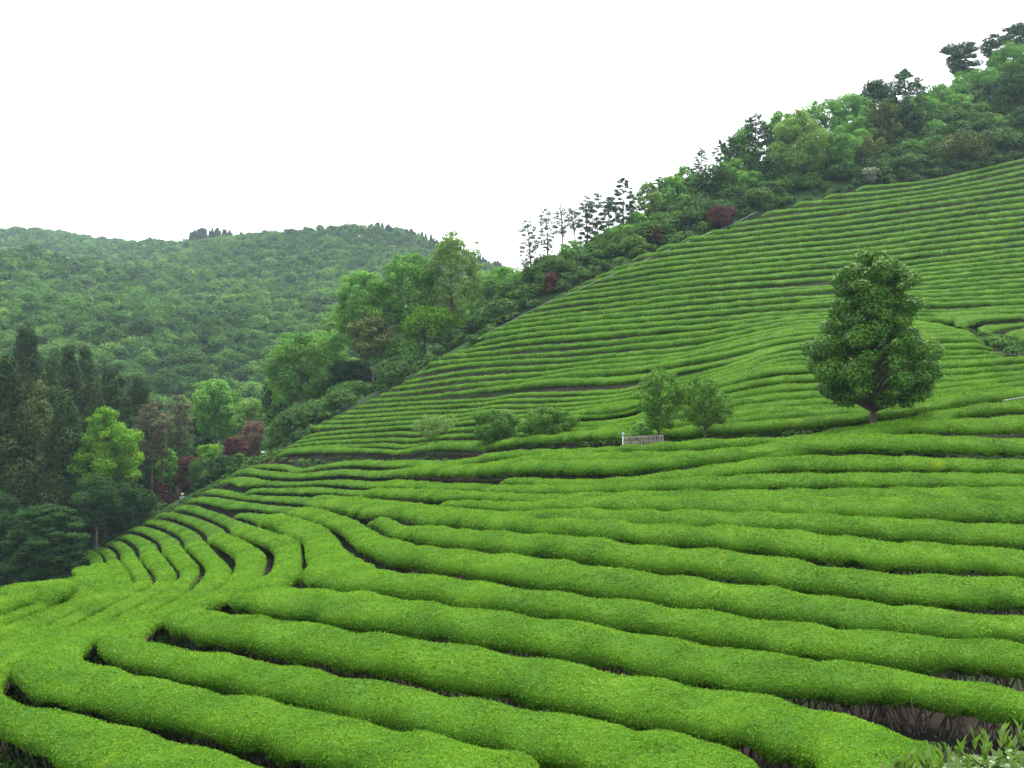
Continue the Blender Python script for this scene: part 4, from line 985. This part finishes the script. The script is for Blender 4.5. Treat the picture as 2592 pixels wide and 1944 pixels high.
# turquoise-topped post at its left end
x, y = at(1577, CV, 41.0)[:2]; g = float(height(x, y)); zt = at(1577, 1103, 41.0)[2]
root = empty("path_post", (x, y, g)); tag(root, "thin pale post with turquoise cap at the left end of the bamboo fence", "post")
v_, q_ = tubes([np.array([(0, 0, -.1), (0, 0, (zt - g) * .5), (0, 0, zt - g)])], [[.022, .021, .020]], 8)
link("pole", mesh_np("pole", v_, q_, smooth=True), M_WHITE, root)
v_, q_ = tubes([np.array([(0, 0, zt - g - .01), (0.01, 0, zt - g + .04), (0.02, 0, zt - g + .10), (0.03, 0, zt - g + .13)])], [[.04, .06, .055, .02]], 10)
link("cap", mesh_np("cap", v_, q_, smooth=True), M_TURQ, root)
# white sign by the left end of the path
d = 91.0; x, y = at(667, CV, d)[:2]; g = float(height(x, y)); zt = at(667, 1142.5, d)[2] - g; zb2 = at(667, 1150, d)[2] - g
root = empty("path_sign", (x, y, g)); tag(root, "small white sign board on a post at the left end of the footpath", "sign")
v_, q_ = box_np((0, 0, (zt + zb2) / 2), (.40, .03, zt - zb2)); link("board", mesh_np("board", v_, q_), M_WHITE, root)
v_, q_ = box_np((0, -.018, zt - .07), (.13, .006, .06)); link("emblem", mesh_np("emblem", v_, q_), M_BLACK, root)
v_, q_ = tubes([np.array([(0, .04, -.1), (0, .04, zt * .5), (0, .04, zt - .02)])], [[.03] * 3], 6); link("pole", mesh_np("pole", v_, q_), M_WOOD, root)
# water pipe laid over the hedges up the left edge of the hill field
pl = line('p 1210,858 1241,838 1297,812 1318,799 1380,768 1435,747 1493,719 1575,685 1631,659 1698,629 1792,591 1842,574 1883,553 1915,536')
Q, ok = drop(resample(pl, 10)[:, 0], resample(pl, 10)[:, 1], .70, 60)
Q = smooth(Q[ok], 1.2)
root = empty("water_pipe", tuple(Q[0])); tag(root, "thin grey metal pipe running uphill along the far field's left edge", "pipe")
v_, q_ = tubes([Q - Q[0]], [np.full(len(Q), .022)], 6); link("tube", mesh_np("tube", v_, q_, smooth=True), M_METAL, root)
for k in range(4, len(Q), 7):
    p = Q[k]; g = float(height(p[0], p[1]))
    v_, q_ = tubes([np.array([(p[0], p[1], g - .1), (p[0], p[1], (g + p[2]) / 2), (p[0], p[1], p[2])]) - Q[0]], [[.025] * 3], 5); link("support", mesh_np("support", v_, q_), M_METAL, root)
# handrail at the right frame edge
p0 = at(2540, 1014, 41.5); p1 = at(2680, 992, 41.0)
root = empty("handrail", (p0[0], p0[1], float(height(p0[0], p0[1])))); tag(root, "thin pale handrail at the right frame edge beside the footpath", "handrail"); o0 = np.array(root.location)
v_, q_ = tubes([np.array([p0, (p0 + p1) / 2, p1]) - o0], [[.022] * 3], 6); link("rail", mesh_np("rail", v_, q_, smooth=True), M_METAL, root)
for t in (.05, .5, .95):
    p = p0 + (p1 - p0) * t; g = float(height(p[0], p[1]))
    v_, q_ = tubes([np.array([(p[0], p[1], g - .1), (p[0], p[1], (g + p[2]) / 2), (p[0], p[1], p[2])]) - o0], [[.02] * 3], 6); link("post", mesh_np("post", v_, q_), M_METAL, root)

# ------------------------------------------------------------------ the person in white at the field edge
ds_ = np.linspace(90, 112, 200); best = None
for d in ds_:
    x, y = at(459, CV, d)[:2]; g = float(height(x, y)); vv = project(np.array([x, y, g + 1.66]))[1]
    if best is None or abs(vv - 1250.5) < best[0]: best = (abs(vv - 1250.5), x, y, g)
_, x, y, g = best
print("PERSON", best)
def skin(name, pts, edges, radii, m, parent, root_i=0):
    me = bpy.data.meshes.new(name); me.from_pydata(pts, edges, [])
    o = link(name, me, m, parent)
    md = o.modifiers.new("skin", 'SKIN'); md.use_smooth_shade = True
    for k, rr in enumerate(radii):
        me.skin_vertices[0].data[k].radius = rr if isinstance(rr, tuple) else (rr, rr)
    me.skin_vertices[0].data[root_i].use_root = True
    sb = o.modifiers.new("sub", 'SUBSURF'); sb.levels = 1; sb.render_levels = 2
    return o
M_SKIN = solid_mat("skin", (0.45,0.28,0.20), (0.52,0.34,0.25), 3, .6)
M_SHIRT = solid_mat("pale_shirt", (0.62,0.68,0.76), (0.74,0.78,0.82), 4, .8)
M_VEST = solid_mat("dark_vest", (0.02,0.025,0.05), (0.035,0.04,0.07), 4, .8)
M_HAIR = solid_mat("hair", (0.01,0.008,0.006), (0.02,0.016,0.012), 9, .5)
root = empty("person", (x, y, g)); tag(root, "person in a white hat and pale top behind the tea hedges at wood's edge", "person")
sk = [(0,0,.93),(0,.01,1.08),(0,.02,1.26),(0,.015,1.41),(0,0,1.49),(0,-.015,1.60),   # pelvis .. head
      (.17,.02,1.37),(.24,-.02,1.12),(.12,-.22,1.04),(.06,-.28,1.05),(-.17,.02,1.37),(-.24,-.02,1.12),(-.12,-.22,1.04),(-.06,-.28,1.05),
      (.10,0,.88),(.11,-.02,.48),(.11,.01,.08),(.11,-.13,.03),(-.10,0,.88),(-.11,-.02,.48),(-.11,.01,.08),(-.11,-.13,.03)]
ed = [(0,1),(1,2),(2,3),(3,4),(4,5),(3,6),(6,7),(7,8),(8,9),(3,10),(10,11),(11,12),(12,13),(0,14),(14,15),(15,16),(16,17),(0,18),(18,19),(19,20),(20,21)]
rd = [(.15,.11),(.13,.10),(.16,.11),(.11,.08),(.055,.055),(.085,.10),.06,.045,.032,.035,.06,.045,.032,.035,.085,.055,.04,.035,.085,.055,.04,.035]
skin("body", sk, ed, rd, M_SKIN, root)
skin("shirt", [sk[i] for i in (0,1,2,3,6,7,10,11)], [(0,1),(1,2),(2,3),(3,4),(4,5),(3,6),(6,7)], [(.165,.125),(.15,.115),(.178,.128),(.125,.095),.075,.06,.075,.06], M_SHIRT, root)
skin("vest", [(0,-.012,1.0),(0,.0,1.15),(0,.01,1.30)], [(0,1),(1,2)], [(.12,.135),(.11,.13),(.10,.13)], M_VEST, root)
skin("trousers", [sk[i] for i in (0,14,15,16,18,19,20)], [(0,1),(1,2),(2,3),(0,4),(4,5),(5,6)], [(.165,.125),.10,.07,.06,.10,.07,.06], M_VEST, root)
skin("hair", [(0,.02,1.58),(0,.02,1.63)], [(0,1)], [(.092,.10),(.09,.10)], M_HAIR, root)
v_, q_ = tubes([np.array([(0,-.01,1.630),(0,-.01,1.640),(0,-.01,1.645),(0,-.01,1.70),(0,-.01,1.735),(0,-.01,1.745)])], [[.165,.168,.105,.10,.07,.01]], 16)
link("hat", mesh_np("hat", v_, q_, smooth=True), M_WHITE, root)
for s in (-1, 1):
    v_, q_ = tubes([np.array([(s*.034,-.108,1.612),(s*.034,-.114,1.612),(s*.034,-.118,1.612)])], [[.012,.011,.003]], 8); link("eye", mesh_np("eye", v_, q_), M_HAIR, root)
v_, q_ = tubes([np.array([(0,-.10,1.60),(0,-.125,1.585),(0,-.118,1.575)])], [[.010,.016,.008]], 6); link("nose", mesh_np("nose", v_, q_), M_SKIN, root)

# ------------------------------------------------------------------ haze
hv, hq = box_np((0, 650, 22), (1860, 2000, 176))
mh, N, L = mat("haze_air")
pv = N.new("ShaderNodeVolumePrincipled")
pv.inputs['Color'].default_value = (0.66, 0.85, 1.0, 1)
pv.inputs['Density'].default_value = 0.00022
pv.inputs['Anisotropy'].default_value = 0.2
oo = N.new("ShaderNodeOutputMaterial"); L.new(pv.outputs[0], oo.inputs['Volume'])
tag(link("haze", mesh_np("haze", hv, hq), mh), "thin pale haze in the air over the valley", None, None, 'stuff')
